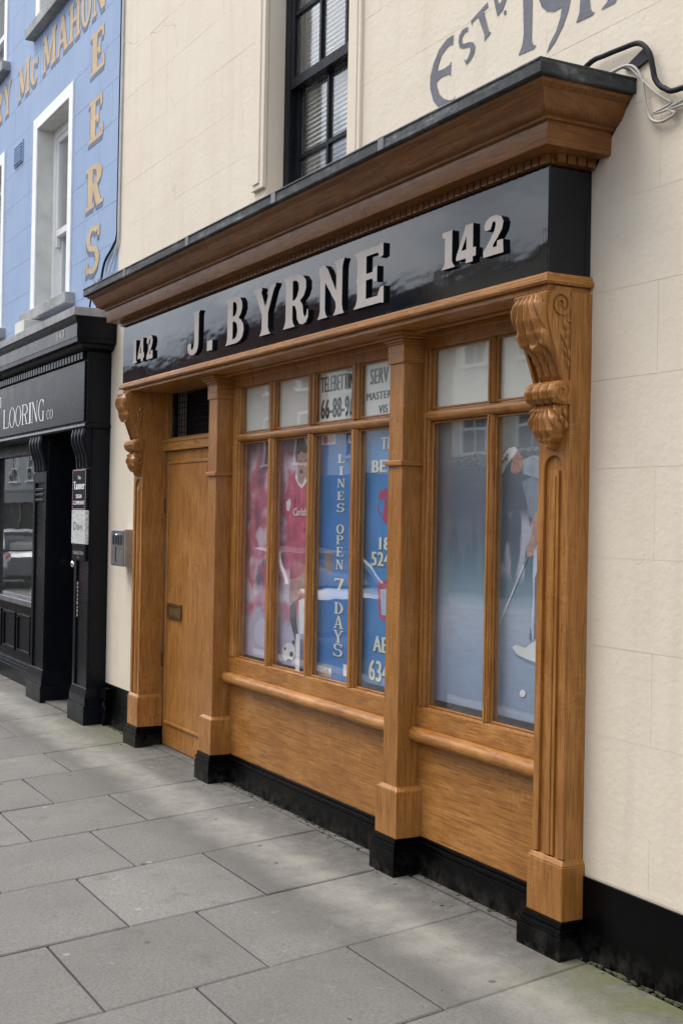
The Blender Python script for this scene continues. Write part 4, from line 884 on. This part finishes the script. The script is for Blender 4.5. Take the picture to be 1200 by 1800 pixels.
def npil(x0, x1, yb):
    m = MB(); m.box(x0,x1,-.135,yb,.15,2.255)
    for a in (x0, x1-.06): m.box(a,a+.06,-.150,-.1355,.27,1.955)
    m.box(x0+.06,x1-.06,-.150,-.1355,1.86,1.955)
    for i in range(3): m.box(x0+.08,x1-.08,-.152,-.1355,1.70+i*.045,1.725+i*.045)
    p = m.build('pilaster', NB, ns, bevel=.004)
    b = MB(); b.box(x0-.03,x1+.02,-.175,yb,-.06,.14); b.box(x0-.02,x1+.012,-.165,yb,.14,.20); b.frustum((x0-.02,x1+.012,-.165,yb),.20,(x0,x1,-.15,yb),.27)
    b.build('base_block', NB, p, bevel=.004)
    nconsole(x0+.02, x1-.02, p)
    return p
npil(-6.10,RX,.0)
box('door_reveal', NB, ns, -6.102, RX-.002, .0005, .30, -.06, 2.256)
box('door_reveal', NB, ns, -6.98, -6.956, .141, .30, -.06, 2.256)
npil(-7.38,-6.96,.14)
nd = MB().box(-6.955,-6.105,.12,.17,.02,2.13).build('door', NB, ns)
for z0, z1 in ((.16,.60),(.72,1.15),(1.28,1.98)):
    for x0, x1 in ((-6.88,-6.56),(-6.50,-6.18)):
        f_ = MB(); t = .025
        f_.box(x0,x1,.108,.121,z0,z0+t); f_.box(x0,x1,.108,.121,z1-t,z1); f_.box(x0,x0+t,.108,.121,z0+t,z1-t); f_.box(x1-t,x1,.108,.121,z0+t,z1-t)
        f_.build('panel_moulding', NB, nd, bevel=.005)
kn = MB(); kn.tube([(-6.83,.12,1.175),(-6.83,.075,1.175)], .012, 10); kn.sphere((-6.83,.055,1.175), .034, 14, 9, (1,.8,1)); kn.build('door_knob', 'chrome', nd, smooth=True)
box('kick_plate', 'steel', nd, -6.90, -6.20, .106, .1195, .05, .15)
box('door_reveal', NB, ns, -6.958, -6.102, .17, .30, 2.0, 2.255)
box('door_step', 'flagstone', ns, -6.955, -6.105, -.13, .14, -.06, .012)
nw = MB(); nw.box(LX,-7.385,-.02,.10,.70,.79); nw.box(LX,-7.385,.0,.10,2.145,2.255); nw.box(-7.47,-7.385,.0,.10,.79,2.145); nw.box(-9.48,-9.40,.0,.10,.79,2.145)
nwin = nw.build('display_window', NB, ns, bevel=.004)
box('sill', 'lead_pale', nwin, LX, -7.386, -.055, -.0205, .74, .79, .004)
piece('pane', 'glass', nwin, -9.402, -7.468, .040, .044, .787, 2.148); piece('pane', 'glass', nwin, LX, -9.478, .040, .044, .787, 2.148)
nr = MB().box(LX,-7.385,.02,.10,.08,.70).build('stall_riser', NB, ns)
for i in range(5):
    x1 = -7.46-i*.56; x0 = x1-.48; f_ = MB(); t = .03
    f_.box(x0,x1,.006,.021,.27,.30); f_.box(x0,x1,.006,.021,.61,.64); f_.box(x0,x0+t,.006,.021,.30,.61); f_.box(x1-t,x1,.006,.021,.30,.61)
    f_.build('panel_moulding', NB, nr, bevel=.004)
k = MB(); k.box(LX,-7.385,-.03,.05,-.06,.13); k.box(LX,-7.385,-.015,.05,.13,.16); k.box(LX,-7.385,.0,.05,.16,.185); k.build('skirting', NB, ns, bevel=.004)
box('shop_interior', 'room_dark', ns, LX, -6.96, 1.4, 1.42, -.2, 2.9); box('shop_interior', 'room_dark', ns, LX-.02, LX-.001, .0, 1.42, -.2, 2.9); box('shop_interior', 'room_dark', ns, LX, RX-.002, .021, 1.42, 2.257, 2.29)
box('window_back', 'room_dark', nwin, LX, -7.386, .9, .92, .1, 2.3); box('window_floor', 'bed_grey', nwin, LX, -7.386, .10, .9, .66, .70)
# things shown in the neighbour's window
for i, (x, z, c, l) in enumerate(((-8.02,.70,'card_white','pale sample board leaning low in the black shop window'),(-8.62,.70,'print_brown','brown wood sample board standing in the black shop window'))):
    tag(MB().add([(x-.2,.16,z),(x+.2,.16,z),(x+.2,.30,z+.36),(x-.2,.30,z+.36),(x-.2,.18,z),(x+.2,.18,z),(x+.2,.32,z+.36),(x-.2,.32,z+.36)], [(0,1,2,3),(7,6,5,4),(0,4,5,1),(1,5,6,2),(2,6,7,3),(3,7,4,0)]).build('sample_board', c), l, 'board')
rk = thing('leaflet_stand', (-8.1,.13,.70), 'low stand of pale leaflets at the foot of the black shop window', 'stand')
for i in range(4):
    for j in range(3):
        x = -8.38+i*.15; z = .72+j*.085
        MB().add([(x,.10+j*.03,z),(x+.12,.10+j*.03,z),(x+.12,.13+j*.03,z+.13),(x,.13+j*.03,z+.13)], [(0,1,2,3)]).build('leaflet', ('card_white','print_white','print_brown','print_pale')[(i*2+j)%4], rk, fix=False)
box('frame', 'white_weathered', rk, -8.41, -7.80, .21, .225, .70, 1.02)
cu = MB()
def curt(u, v): return (-8.75+u*.55, .36+.03*math.sin(u*34), .72+v*1.4)
cu.grid(curt, 40, 3); tag(cu.build('curtain', 'white_weathered', smooth=True, fix=False), 'pale folded curtain hanging inside the black shop window', 'curtain')

# plaques on the neighbour's pilaster
SX0, SX1 = -6.085, -5.735
p1 = tag(box('sign_plaque', 'letter_side', None, SX0, SX1, -.178, -.151, 1.632, 1.945, .003), 'black plaque lettered The Tanner SIGN COMPANY with patterned edge', 'sign')
b = MB()
for i in range(14):
    for z in (1.634, 1.936): b.box(SX0+.006+i*.0241, SX0+.018+i*.0241, -.1792, -.1781, z, z+.008)
for i in range(12):
    for x in (SX0+.002, SX1-.010): b.box(x, x+.008, -.1792, -.1781, 1.648+i*.024, 1.660+i*.024)
b.build('border', 'print_pale', p1)
b = MB()
for i in range(14):
    for z in (1.634, 1.936): b.box(SX0+.018+i*.0241, SX0+.030+i*.0241, -.1792, -.1781, z, z+.008)
for i in range(12):
    for x in (SX0+.002, SX1-.010): b.box(x, x+.008, -.1792, -.1781, 1.660+i*.024, 1.672+i*.024)
b.build('border', 'print_pink', p1)
txt(p1, [('The',-5.95,-5.87,1.868,1.895),('Tanner',-6.06,-5.76,1.790,1.852),('SIGN',-5.99,-5.84,1.722,1.752),('COMPANY',-6.06,-5.76,1.672,1.702)], 'print_white', -.1786, bold=.05)
tag(box('sign_plaque', 'granite', None, SX0-.003, SX1+.008, -.180, -.151, 1.368, 1.628, .003), 'speckled grey stone plaque with green lettering below the black plaque', 'sign')
p2 = bpy.data.objects['sign_plaque.001'] if 'sign_plaque.001' in bpy.data.objects else p1
txt(p2, [('Davi',-6.03,-5.80,1.475,1.535)], 'leaf_green', -.1806, bold=.01)
p3 = tag(box('sign_plaque', 'letter_side', None, SX0-.006, SX1-.01, -.172, -.151, 1.238, 1.362, .003), 'small black plaque lettered CHARLTON, lowest on the black pilaster', 'sign')
txt(p3, [('CHARLTON',-6.06,-5.79,1.285,1.312),('Ltd',-5.95,-5.90,1.258,1.270)], 'letter_face', -.1726, bold=.01)
mtl = MB()
for i in range(9): mtl.box(-5.985+random.uniform(-.004,.004), -5.972, -.156, -.1502, 1.05-i*.031, 1.068-i*.031+random.uniform(0,.006))
tag(mtl.build('name_strip', 'letter_face'), 'thin strip of white lettering running down the black pilaster', 'sign')

# ------------------------------------------------------------------ blue building
bb = thing('blue_building', (-8.5,0,3.2), 'blue painted upper storeys with gold lettering above the black shopfront', 'building')
BX0, BX1 = -11.4, -5.602
wins = [(-8.02,-6.98,3.45,5.165),(-10.75,-9.40,3.45,5.165),(-8.02,-6.98,6.14,7.6),(-10.75,-9.40,6.14,7.6)]
rects = [(BX0,-10.75,2.9,8),(-9.40,-8.02,2.9,8),(-6.98,BX1,2.9,8)]
for x0, x1 in ((-10.75,-9.40),(-8.02,-6.98)): rects += [(x0,x1,2.9,3.45),(x0,x1,5.165,6.14),(x0,x1,7.6,8)]
bw = wall_base('wall', 'blue_stucco', bb, rects, .003)
box('wall_return', 'blue_stucco', bb, -5.7, BX1-.002, .33, 4, 2.9, 8)
zs = [3.05]+[3.055+.317*k_ for k_ in range(1,17)]
ashlar(bw, 'blue_stucco', BX0, BX1, zs, .62, wins, 1, .0026)
def bwin(x0, x1, z0, z1):
    m = MB(); t = .135
    m.box(x0-t,x0,-.014,.01,z0,z1+.11); m.box(x1,x1+t-.02,-.014,.01,z0,z1+.11); m.box(x0,x1,-.014,.01,z1,z1+.11)
    w_ = m.build('window', 'white_paint', bb, bevel=.003)
    box('sill', 'sill_stone', w_, x0-.24, x1+.24, -.085, .10, z0-.085, z0+.01, .006)
    box('reveal', 'white_weathered', w_, x0-.03, x0+.004, .002, .32, z0, z1); box('reveal', 'white_weathered', w_, x1-.004, x1+.03, .002, .32, z0, z1); box('reveal', 'white_weathered', w_, x0, x1, .002, .32, z1-.004, z1+.03)
    f_ = MB(); f_.box(x0+.004,x0+.085,.14,.24,z0+.01,z1-.005); f_.box(x1-.085,x1-.004,.14,.24,z0+.01,z1-.005); f_.box(x0+.085,x1-.085,.14,.24,z1-.085,z1-.005)
    f_.build('sash_box', 'white_paint', w_, bevel=.004)
    zc = (z0+z1)/2-.12
    for a, b_, y in ((zc-.03,z1-.085,.155),(z0+.01,zc+.03,.20)):
        s_ = MB(); i0, i1 = x0+.085, x1-.085
        s_.box(i0,i0+.05,y,y+.045,a,b_); s_.box(i1-.05,i1,y,y+.045,a,b_); s_.box(i0+.05,i1-.05,y,y+.045,a,a+.06); s_.box(i0+.05,i1-.05,y,y+.045,b_-.05,b_)
        if y < .18:
            for x in (i0, i1-.05): s_.box(x+.005,x+.045,y+.002,y+.04,a-.09,a)
        s_.build('sash', 'white_paint', w_, bevel=.003)
        piece('pane', 'glass', w_, i0+.05, i1-.05, y+.02, y+.024, a+.06, b_-.05)
    box('lining', 'room_dark', w_, x0, x1, .45, .47, z0, z1)
for q in wins: bwin(*q)
def painted(ch, x0, x1, z0, z1, d=.035):
    kw = dict(T=.24, H=.10, sf=.08, sh=.09)
    m = MB(); serif(m, ch, x0-d*.6, x1-d*.6, z0-d, z1-d, -.0016, **kw); m.build('painted_letter_shadow', 'sign_shadow', bw, fix=False)
    m = MB(); serif(m, ch, x0, x1, z0, z1, -.0030, **kw); m.build('painted_letter', 'sign_gold', bw, fix=False)
for ch, x0, x1, z0, z1 in (('E',-6.40,-6.0,5.16,5.50),('E',-6.42,-6.01,4.61,4.955),('R',-6.46,-6.01,4.07,4.415),('S',-6.43,-6.06,3.535,3.92)): painted(ch, x0, x1, z0, z1)
for ch, x0, x1 in (('R',-9.78,-9.46),('Y',-9.41,-9.09),('M',-8.80,-8.38),('c',-8.33,-8.06),('M',-7.89,-7.47),('A',-7.44,-7.08),('H',-7.06,-6.73),('O',-6.70,-6.41),('N',-6.38,-6.02)): painted(ch, x0, x1, 5.635, 5.965 if ch != 'c' else 5.635+.33)
v_ = box('vent', 'blue_stucco', bb, -8.885, -8.56, -.012, .004, 5.0, 5.215)
for i in range(7): piece('louvre', 'blue_stucco', v_, -8.865, -8.58, -.024, -.0125, 5.02+i*.026, 5.032+i*.026)
# flat sign end above the black cornice at the picture's edge
tag(box('wall_light_box', 'white_weathered', None, -7.95, -7.62, -.20, -.02, 3.20, 3.33, .004), 'small pale box on the black shopfront cornice below the blue wall window', 'box')

# ------------------------------------------------------------------ small things on the walls
mbx = thing('mailbox', (-5.15,-.06,1.23), 'brushed steel mailbox on the cream wall left of the oak shopfront', 'mailbox')
box('body', 'steel', mbx, -5.285, -5.0, -.112, -.001, 1.228, 1.495, .006)
d_ = box('front_door', 'steel_face', mbx, -5.278, -5.007, -.120, -.1125, 1.236, 1.487, .003)
for i in range(4): piece('slot', 'steel_dark', d_, -5.235+i*.058, -5.205+i*.058, -.1235, -.1195, 1.385, 1.452)
MB().sphere((-5.14,-.124,1.452), .010, 8, 6).build('lock', 'chrome', mbx, smooth=True)
piece('handle', 'steel_dark', mbx, -5.17, -5.16, -.124, -.1195, 1.26, 1.37)
jb = thing('junction_box', (-5.6,-.04,.03), 'small black junction box with pipe low beside the black shopfront', 'box')
box('box', 'plinth_black', jb, -5.695, -5.52, -.065, -.0085, .195, .29, .004)
MB().tube([(-5.61,-.035,.20),(-5.61,-.035,.0)], .02, 10).build('pipe', 'plinth_black', jb, smooth=True)
def smooth_path(p, n=6):
    p = [Vector(q) for q in p]; out = []
    for i in range(len(p)-1):
        a, b, c, d = p[max(i-1,0)], p[i], p[i+1], p[min(i+2,len(p)-1)]
        for k in range(n):
            t = k/n; out.append(.5*((2*b)+(c-a)*t+(2*a-5*b+4*c-d)*t*t+(3*b-a-3*c+d)*t**3))
    return out+[p[-1]]
def cable(pts, r, mat, label):
    tag(MB().tube(smooth_path(pts), r, 8).build('cable', mat, smooth=True), label, 'cable')
cable([(-.12,-.05,3.25),(-.011,-.03,3.309),(.063,-.026,3.312),(.157,-.026,3.308),(.248,-.026,3.298),(.301,-.026,3.25),(.323,-.026,3.186),(.338,-.026,3.142),(.382,-.026,3.10),(.479,-.026,3.075),(.9,-.026,3.09),(2.5,-.026,3.06)], .010, 'cable_black', 'thick black cable bent over the right end of the cornice on the cream wall')
cable([(.10,-.06,3.215),(.174,-.035,3.236),(.226,-.025,3.22),(.262,-.02,3.164),(.278,-.02,3.089),(.303,-.02,3.022),(.352,-.018,2.993),(.426,-.018,2.999),(.6,-.018,3.04),(2.5,-.018,3.0)], .0055, 'cable_grey', 'looped pale grey cable hanging below the black cable at the cornice end')
cable([(.12,-.05,3.22),(.189,-.03,3.232),(.25,-.02,3.178),(.325,-.018,3.106),(.411,-.018,3.046),(.481,-.018,3.020),(2.5,-.018,2.96)], .0045, 'cable_grey', 'thin straight grey cable crossing the looped one at the cornice end')
tag(MB().prism_y([(.15,3.24),(.27,3.285),(.285,3.235),(.20,3.215)], -.012, -.001).build('torn_gap_patch', 'steel_dark'), 'dark patch in place of the torn gap behind the cables at the cornice end', 'bracket')  # thin dark plate added to stand for the dark torn gap, no fixing
cable([(-5.585,-.014,8),(-5.585,-.014,5.5),(-5.59,-.014,4.8),(-5.592,-.014,4.4),(-5.595,-.014,3.9),(-5.60,-.014,3.72),(-5.70,-.014,3.65),(-5.88,-.016,3.57),(-5.92,-.03,3.44),(-5.93,-.06,3.19)], .010, 'cable_black', 'black cable running down the joint between blue and cream walls')
cable([(-5.555,-.014,8),(-5.555,-.014,5.5),(-5.56,-.014,4.8),(-5.565,-.014,4.4),(-5.568,-.014,3.9),(-5.572,-.014,3.69),(-5.66,-.014,3.58),(-5.76,-.03,3.43),(-5.78,-.05,3.22)], .009, 'cable_white', 'white cable running beside the black one down the wall joint')
cable([(-5.05,-.32,3.21),(-5.30,-.25,3.235),(-5.5,-.2,3.25),(-5.68,-.18,3.235),(-5.76,-.17,3.15)], .007, 'cable_black', 'short black cable looping off the left end of the oak cornice')
# weeds on the lead
WL = ['dry weed tuft second nearest the cream wall on the cornice lead','middle one of five dry weed tufts on the cornice lead','short dry weed tuft next to the outermost one on the cornice lead','tallest dry weed tuft, outermost on the left end of the cornice lead','dry weed tuft nearest the cream wall on the cornice lead']
for i, (x, y, h) in enumerate(((-4.55,-.25,.05),(-4.72,-.30,.06),(-4.86,-.33,.05),(-4.97,-.36,.07),(-4.40,-.2,.05))):
    m = MB()
    for k_ in range(9):
        a = random.uniform(0,2*PI); l = h*random.uniform(.5,1.1); tip = (x+math.cos(a)*l*.8, y+math.sin(a)*l*.5, 3.198+l)
        m.tube([(x,y,3.186),((x+tip[0])/2,(y+tip[1])/2,3.20+l*.6),tip], [.0022,.0018,.001], 4)
        m.sphere(tip, .005, 5, 4, (1,1,.6))
    tag(m.build('weed', 'dry_stem'), WL[i], 'plant', 'weeds on the cornice lead')

gm = MB()
for i in range(150):
    x = random.uniform(-6.0,.7); y = random.uniform(-.16,0) if random.random() < .75 else random.uniform(-1.2,-.1)
    if (-.26 < x < .02 or -1.41 < x < -1.17 or -3.6 < x < -3.35 or -4.9 < x < -4.6) and y > -.13: y -= .14
    r = random.choice((.002,.003,.003,.004,.007)); gm.sphere((x,y,gz(y)+r*.4), r, 5, 4, (random.uniform(.8,1.6),random.uniform(.7,1.3),.6))
tag(gm.build('grit', 'grit'), 'scattered grit and crumbs of stone along the foot of the shopfront', 'grit', kind='stuff')
ms = MB()
for i in range(260):
    x = random.choice((random.uniform(.02,.8), random.uniform(-5.7,-4.9), random.uniform(-3.3,-.3))); y = -.012-abs(random.gauss(0,.012))
    if x < -.25 and x > -3.4: y += .020
    r = random.uniform(.004,.011); ms.sphere((x,y,gz(y)+.001), r, 6, 4, (1.5,.9,.7))
tag(ms.build('moss', 'moss_brown'), 'thin line of moss and dirt where the walls meet the paving', 'moss', kind='stuff')

# ------------------------------------------------------------------ parked cars at the kerb, seen only as reflections
def car_shell(mb, secs, n=5):
    # secs: (x, z0, z1, half width low, half width high)
    rows_ = []
    for x, z0, z1, w0, w1 in secs:
        r = []
        for sg in (-1, 1):
            side = [(sg*w0*.92, z0), (sg*w0, z0+(z1-z0)*.30), (sg*(w0*.35+w1*.65), z0+(z1-z0)*.72), (sg*w1*.93, z1-(z1-z0)*.07), (sg*w1*.78, z1)]
            r += side if sg < 0 else side[::-1]
        rows_.append([(x, y, z) for y, z in r])
    m = len(rows_[0]); v = [p for r in rows_ for p in r]; f = []
    for i in range(len(rows_)-1):
        for k_ in range(m): f.append((i*m+k_, i*m+(k_+1)%m, (i+1)*m+(k_+1)%m, (i+1)*m+k_))
    f += [tuple(range(m-1,-1,-1)), tuple(range((len(rows_)-1)*m, len(rows_)*m))]
    return mb.add(v, f)
def car(loc, paint, label):
    r = thing('parked_car', loc, label, 'car', 'cars parked along the kerb')
    def put(o): o.matrix_parent_inverse = Matrix.Identity(4); return o
    b = car_shell(MB(), [(-2.05,.36,.62,.62,.58),(-1.95,.27,.74,.76,.70),(-1.55,.22,.84,.84,.76),(-.85,.20,.94,.86,.78),(.6,.20,.95,.86,.78),(1.35,.22,.96,.85,.77),(1.85,.27,.93,.80,.73),(2.03,.36,.80,.70,.64)])
    body = put(b.build('body', paint, r, smooth=math.radians(40)))
    c = car_shell(MB(), [(-.95,.90,.96,.76,.70),(-.25,.92,1.36,.76,.58),(.45,.93,1.43,.77,.58),(1.15,.93,1.38,.76,.57),(1.80,.90,.97,.72,.62)])
    put(c.build('cabin', 'car_glass', r, smooth=math.radians(40)))
    t = car_shell(MB(), [(-.22,1.34,1.385,.60,.55),(.45,1.40,1.455,.61,.56),(1.17,1.35,1.40,.59,.54)]); put(t.build('roof', paint, r, smooth=math.radians(40)))
    for sg in (-1, 1):
        put(MB().tube([(.42,sg*.80,.93),(.46,sg*.62,1.40)], .035, 6).build('door_pillar', paint, r)); put(MB().tube([(-.92,sg*.76,.93),(-.22,sg*.60,1.37)], .03, 6).build('windscreen_pillar', paint, r)); put(MB().tube([(1.18,sg*.60,1.38),(1.72,sg*.72,.95)], .05, 6).build('rear_pillar', paint, r))
        for x in (-1.30, 1.28):
            w_ = put(MB().tube([(x,sg*.66,.31),(x,sg*.86,.31)], .31, 24).build('wheel', 'tyre', r, smooth=math.radians(40))); MB().tube([(x,sg*.855,.31),(x,sg*.87,.31)], .19, 20).build('rim', 'steel', w_)
        put(MB().sphere((-1.93,sg*.55,.64), .12, 12, 8, (.5,1.3,.7)).build('headlight', 'chrome', r, smooth=True)); put(MB().sphere((1.93,sg*.60,.76), .10, 12, 8, (.5,1,1.3)).build('tail_light', 'lamp_red', r, smooth=True))
        put(MB().sphere((-.75,sg*.93,.97), .09, 10, 7, (.6,1,.7)).build('wing_mirror', paint, r, smooth=True))
    return r
car((-13.2,-4.95,-.27), 'car_silver', 'silver hatchback parked at the kerb, mirrored in the poster windows')
car((-29.0,-4.95,-.27), 'car_silver', 'silver hatchback parked at the kerb, mirrored in the black shop window')
car((-20.5,-4.95,-.27), 'car_red', 'dark red hatchback parked at the kerb between two silver ones')

# ------------------------------------------------------------------ buildings across the street, seen only as reflections
def house(x0, x1, h, mat, shop, label, rows_, pitch, hedge=False):
    Y = -14.2
    r = thing('terraced_house', ((x0+x1)/2, Y-3, -.15), label, 'building', 'buildings across the street')
    MB().box(x0+.02,x1-.02,Y-7,Y,-.2,h).build('wall', mat, r)
    rf = MB(); rf.add([(x0,Y+.2,h),(x1,Y+.2,h),(x1,Y-3.5,h+1.0),(x0,Y-3.5,h+1.0),(x0,Y-7,h),(x1,Y-7,h)], [(0,1,2,3),(3,2,5,4),(0,3,4),(1,5,2)]); rfo = rf.build('roof', 'roof_slate', r)
    piece('chimney', 'brick_far', rfo, x0+.5, x0+1.5, Y-4, Y-3.2, h, h+1.6)
    n = max(1, int((x1-x0)/pitch)); st = (x1-x0)/n
    for z0, z1 in rows_:
        for i in range(n):
            c = x0+st*(i+.5); w_ = MB(); a, b_ = c-.5, c+.5
            w_.box(a-.08,a,Y-.02,Y+.05,z0,z1); w_.box(b_,b_+.08,Y-.02,Y+.05,z0,z1); w_.box(a-.08,b_+.08,Y-.02,Y+.05,z1,z1+.08); w_.box(a-.12,b_+.12,Y-.02,Y+.12,z0-.08,z0); w_.box(a,b_,Y+.01,Y+.03,(z0+z1)/2-.03,(z0+z1)/2+.03); w_.box(c-.02,c+.02,Y+.01,Y+.03,z0,z1)
            wo_ = w_.build('window', 'white_paint', r); piece('pane', 'room_dark', wo_, a, b_, Y+.001, Y+.008, z0, z1)
    if shop:
        s_ = MB().box(x0+.05,x1-.05,Y+.002,Y+.25,2.15,2.75); s_.box(x0+.05,x1-.05,Y+.002,Y+.4,2.75,2.85); so2 = s_.build('shop_fascia', shop, r)
        k_ = MB(); k_.box(x0+.05,x1-.05,Y+.002,Y+.1,-.15,.55)
        for i in range(n+1): xx = x0+.05+(x1-x0-.4)*i/n; k_.box(xx,xx+.3,Y+.002,Y+.18,.55,2.15)
        k_.build('shop_pilasters', shop, r); piece('shop_glass', 'room_dark', r, x0+.3, x1-.3, Y+.003, Y+.03, .55, 2.15)
    if hedge:
        m = MB()
        for i in range(900):
            p = Vector((random.uniform(x0+.3,x1-.3), Y+.25+random.uniform(-.15,.2), 2.86+abs(random.gauss(0,.14)))); q = Vector((random.uniform(-1,1),random.uniform(-1,1),random.uniform(-1,1))).normalized()*.07; t = q.orthogonal().normalized()*.04
            m.add([p-q,p+t,p+q,p-t], [(0,1,2,3)])
        hg = m.build('window_box_plants', 'leaf_green', r, fix=False); hg['kind'] = 'stuff'
    return r
house(-150,-112,7.6,'brick_far','letter_side','long red brick terrace across the street, mirrored in the black shop window',[(3.3,4.7),(5.3,6.5)],4.0)
house(-112,-86,7.2,'house_grey','dark_green','tall grey building second farthest along the opposite side of the street',[(3.3,4.7),(5.3,6.5)],4.0)
house(-86,-58,7.8,'house_grey','dark_green','grey building with green shopfront far along the street',[(3.3,4.7),(5.3,6.5)],3.5)
house(-58,-40,7.4,'brick_far','letter_side','red brick building across the street, farthest one mirrored in the glass',[(3.3,4.7),(5.3,6.5)],3.0)
house(-40,-29.5,7.9,'brick_far','dark_green','red brick building across the street with green shop below',[(3.3,4.8),(5.6,6.8)],2.6)
house(-29.5,-23.0,7.0,'house_white','letter_side','white building across the street between brick and cream ones',[(3.4,4.7),(5.3,6.3)],2.2)
house(-23.0,-13.5,7.6,'house_cream','dark_green','cream building across the street mirrored in the golf window, plants over its green shop',[(3.25,4.45),(5.4,6.6)],2.1,True)
house(-13.5,-4,7.8,'house_grey','letter_side','grey building across the street opposite the oak shopfront',[(3.4,4.8),(5.5,6.7)],2.4)
house(-4,9,7.2,'brick_far','letter_side','red brick building across the street, nearest behind the viewer',[(3.4,4.8),(5.4,6.5)],2.6)
house(9,22,7.6,'house_white',None,'plain white building across the street beyond the nearest brick one',[(.8,2.2),(3.4,4.8)],2.6)
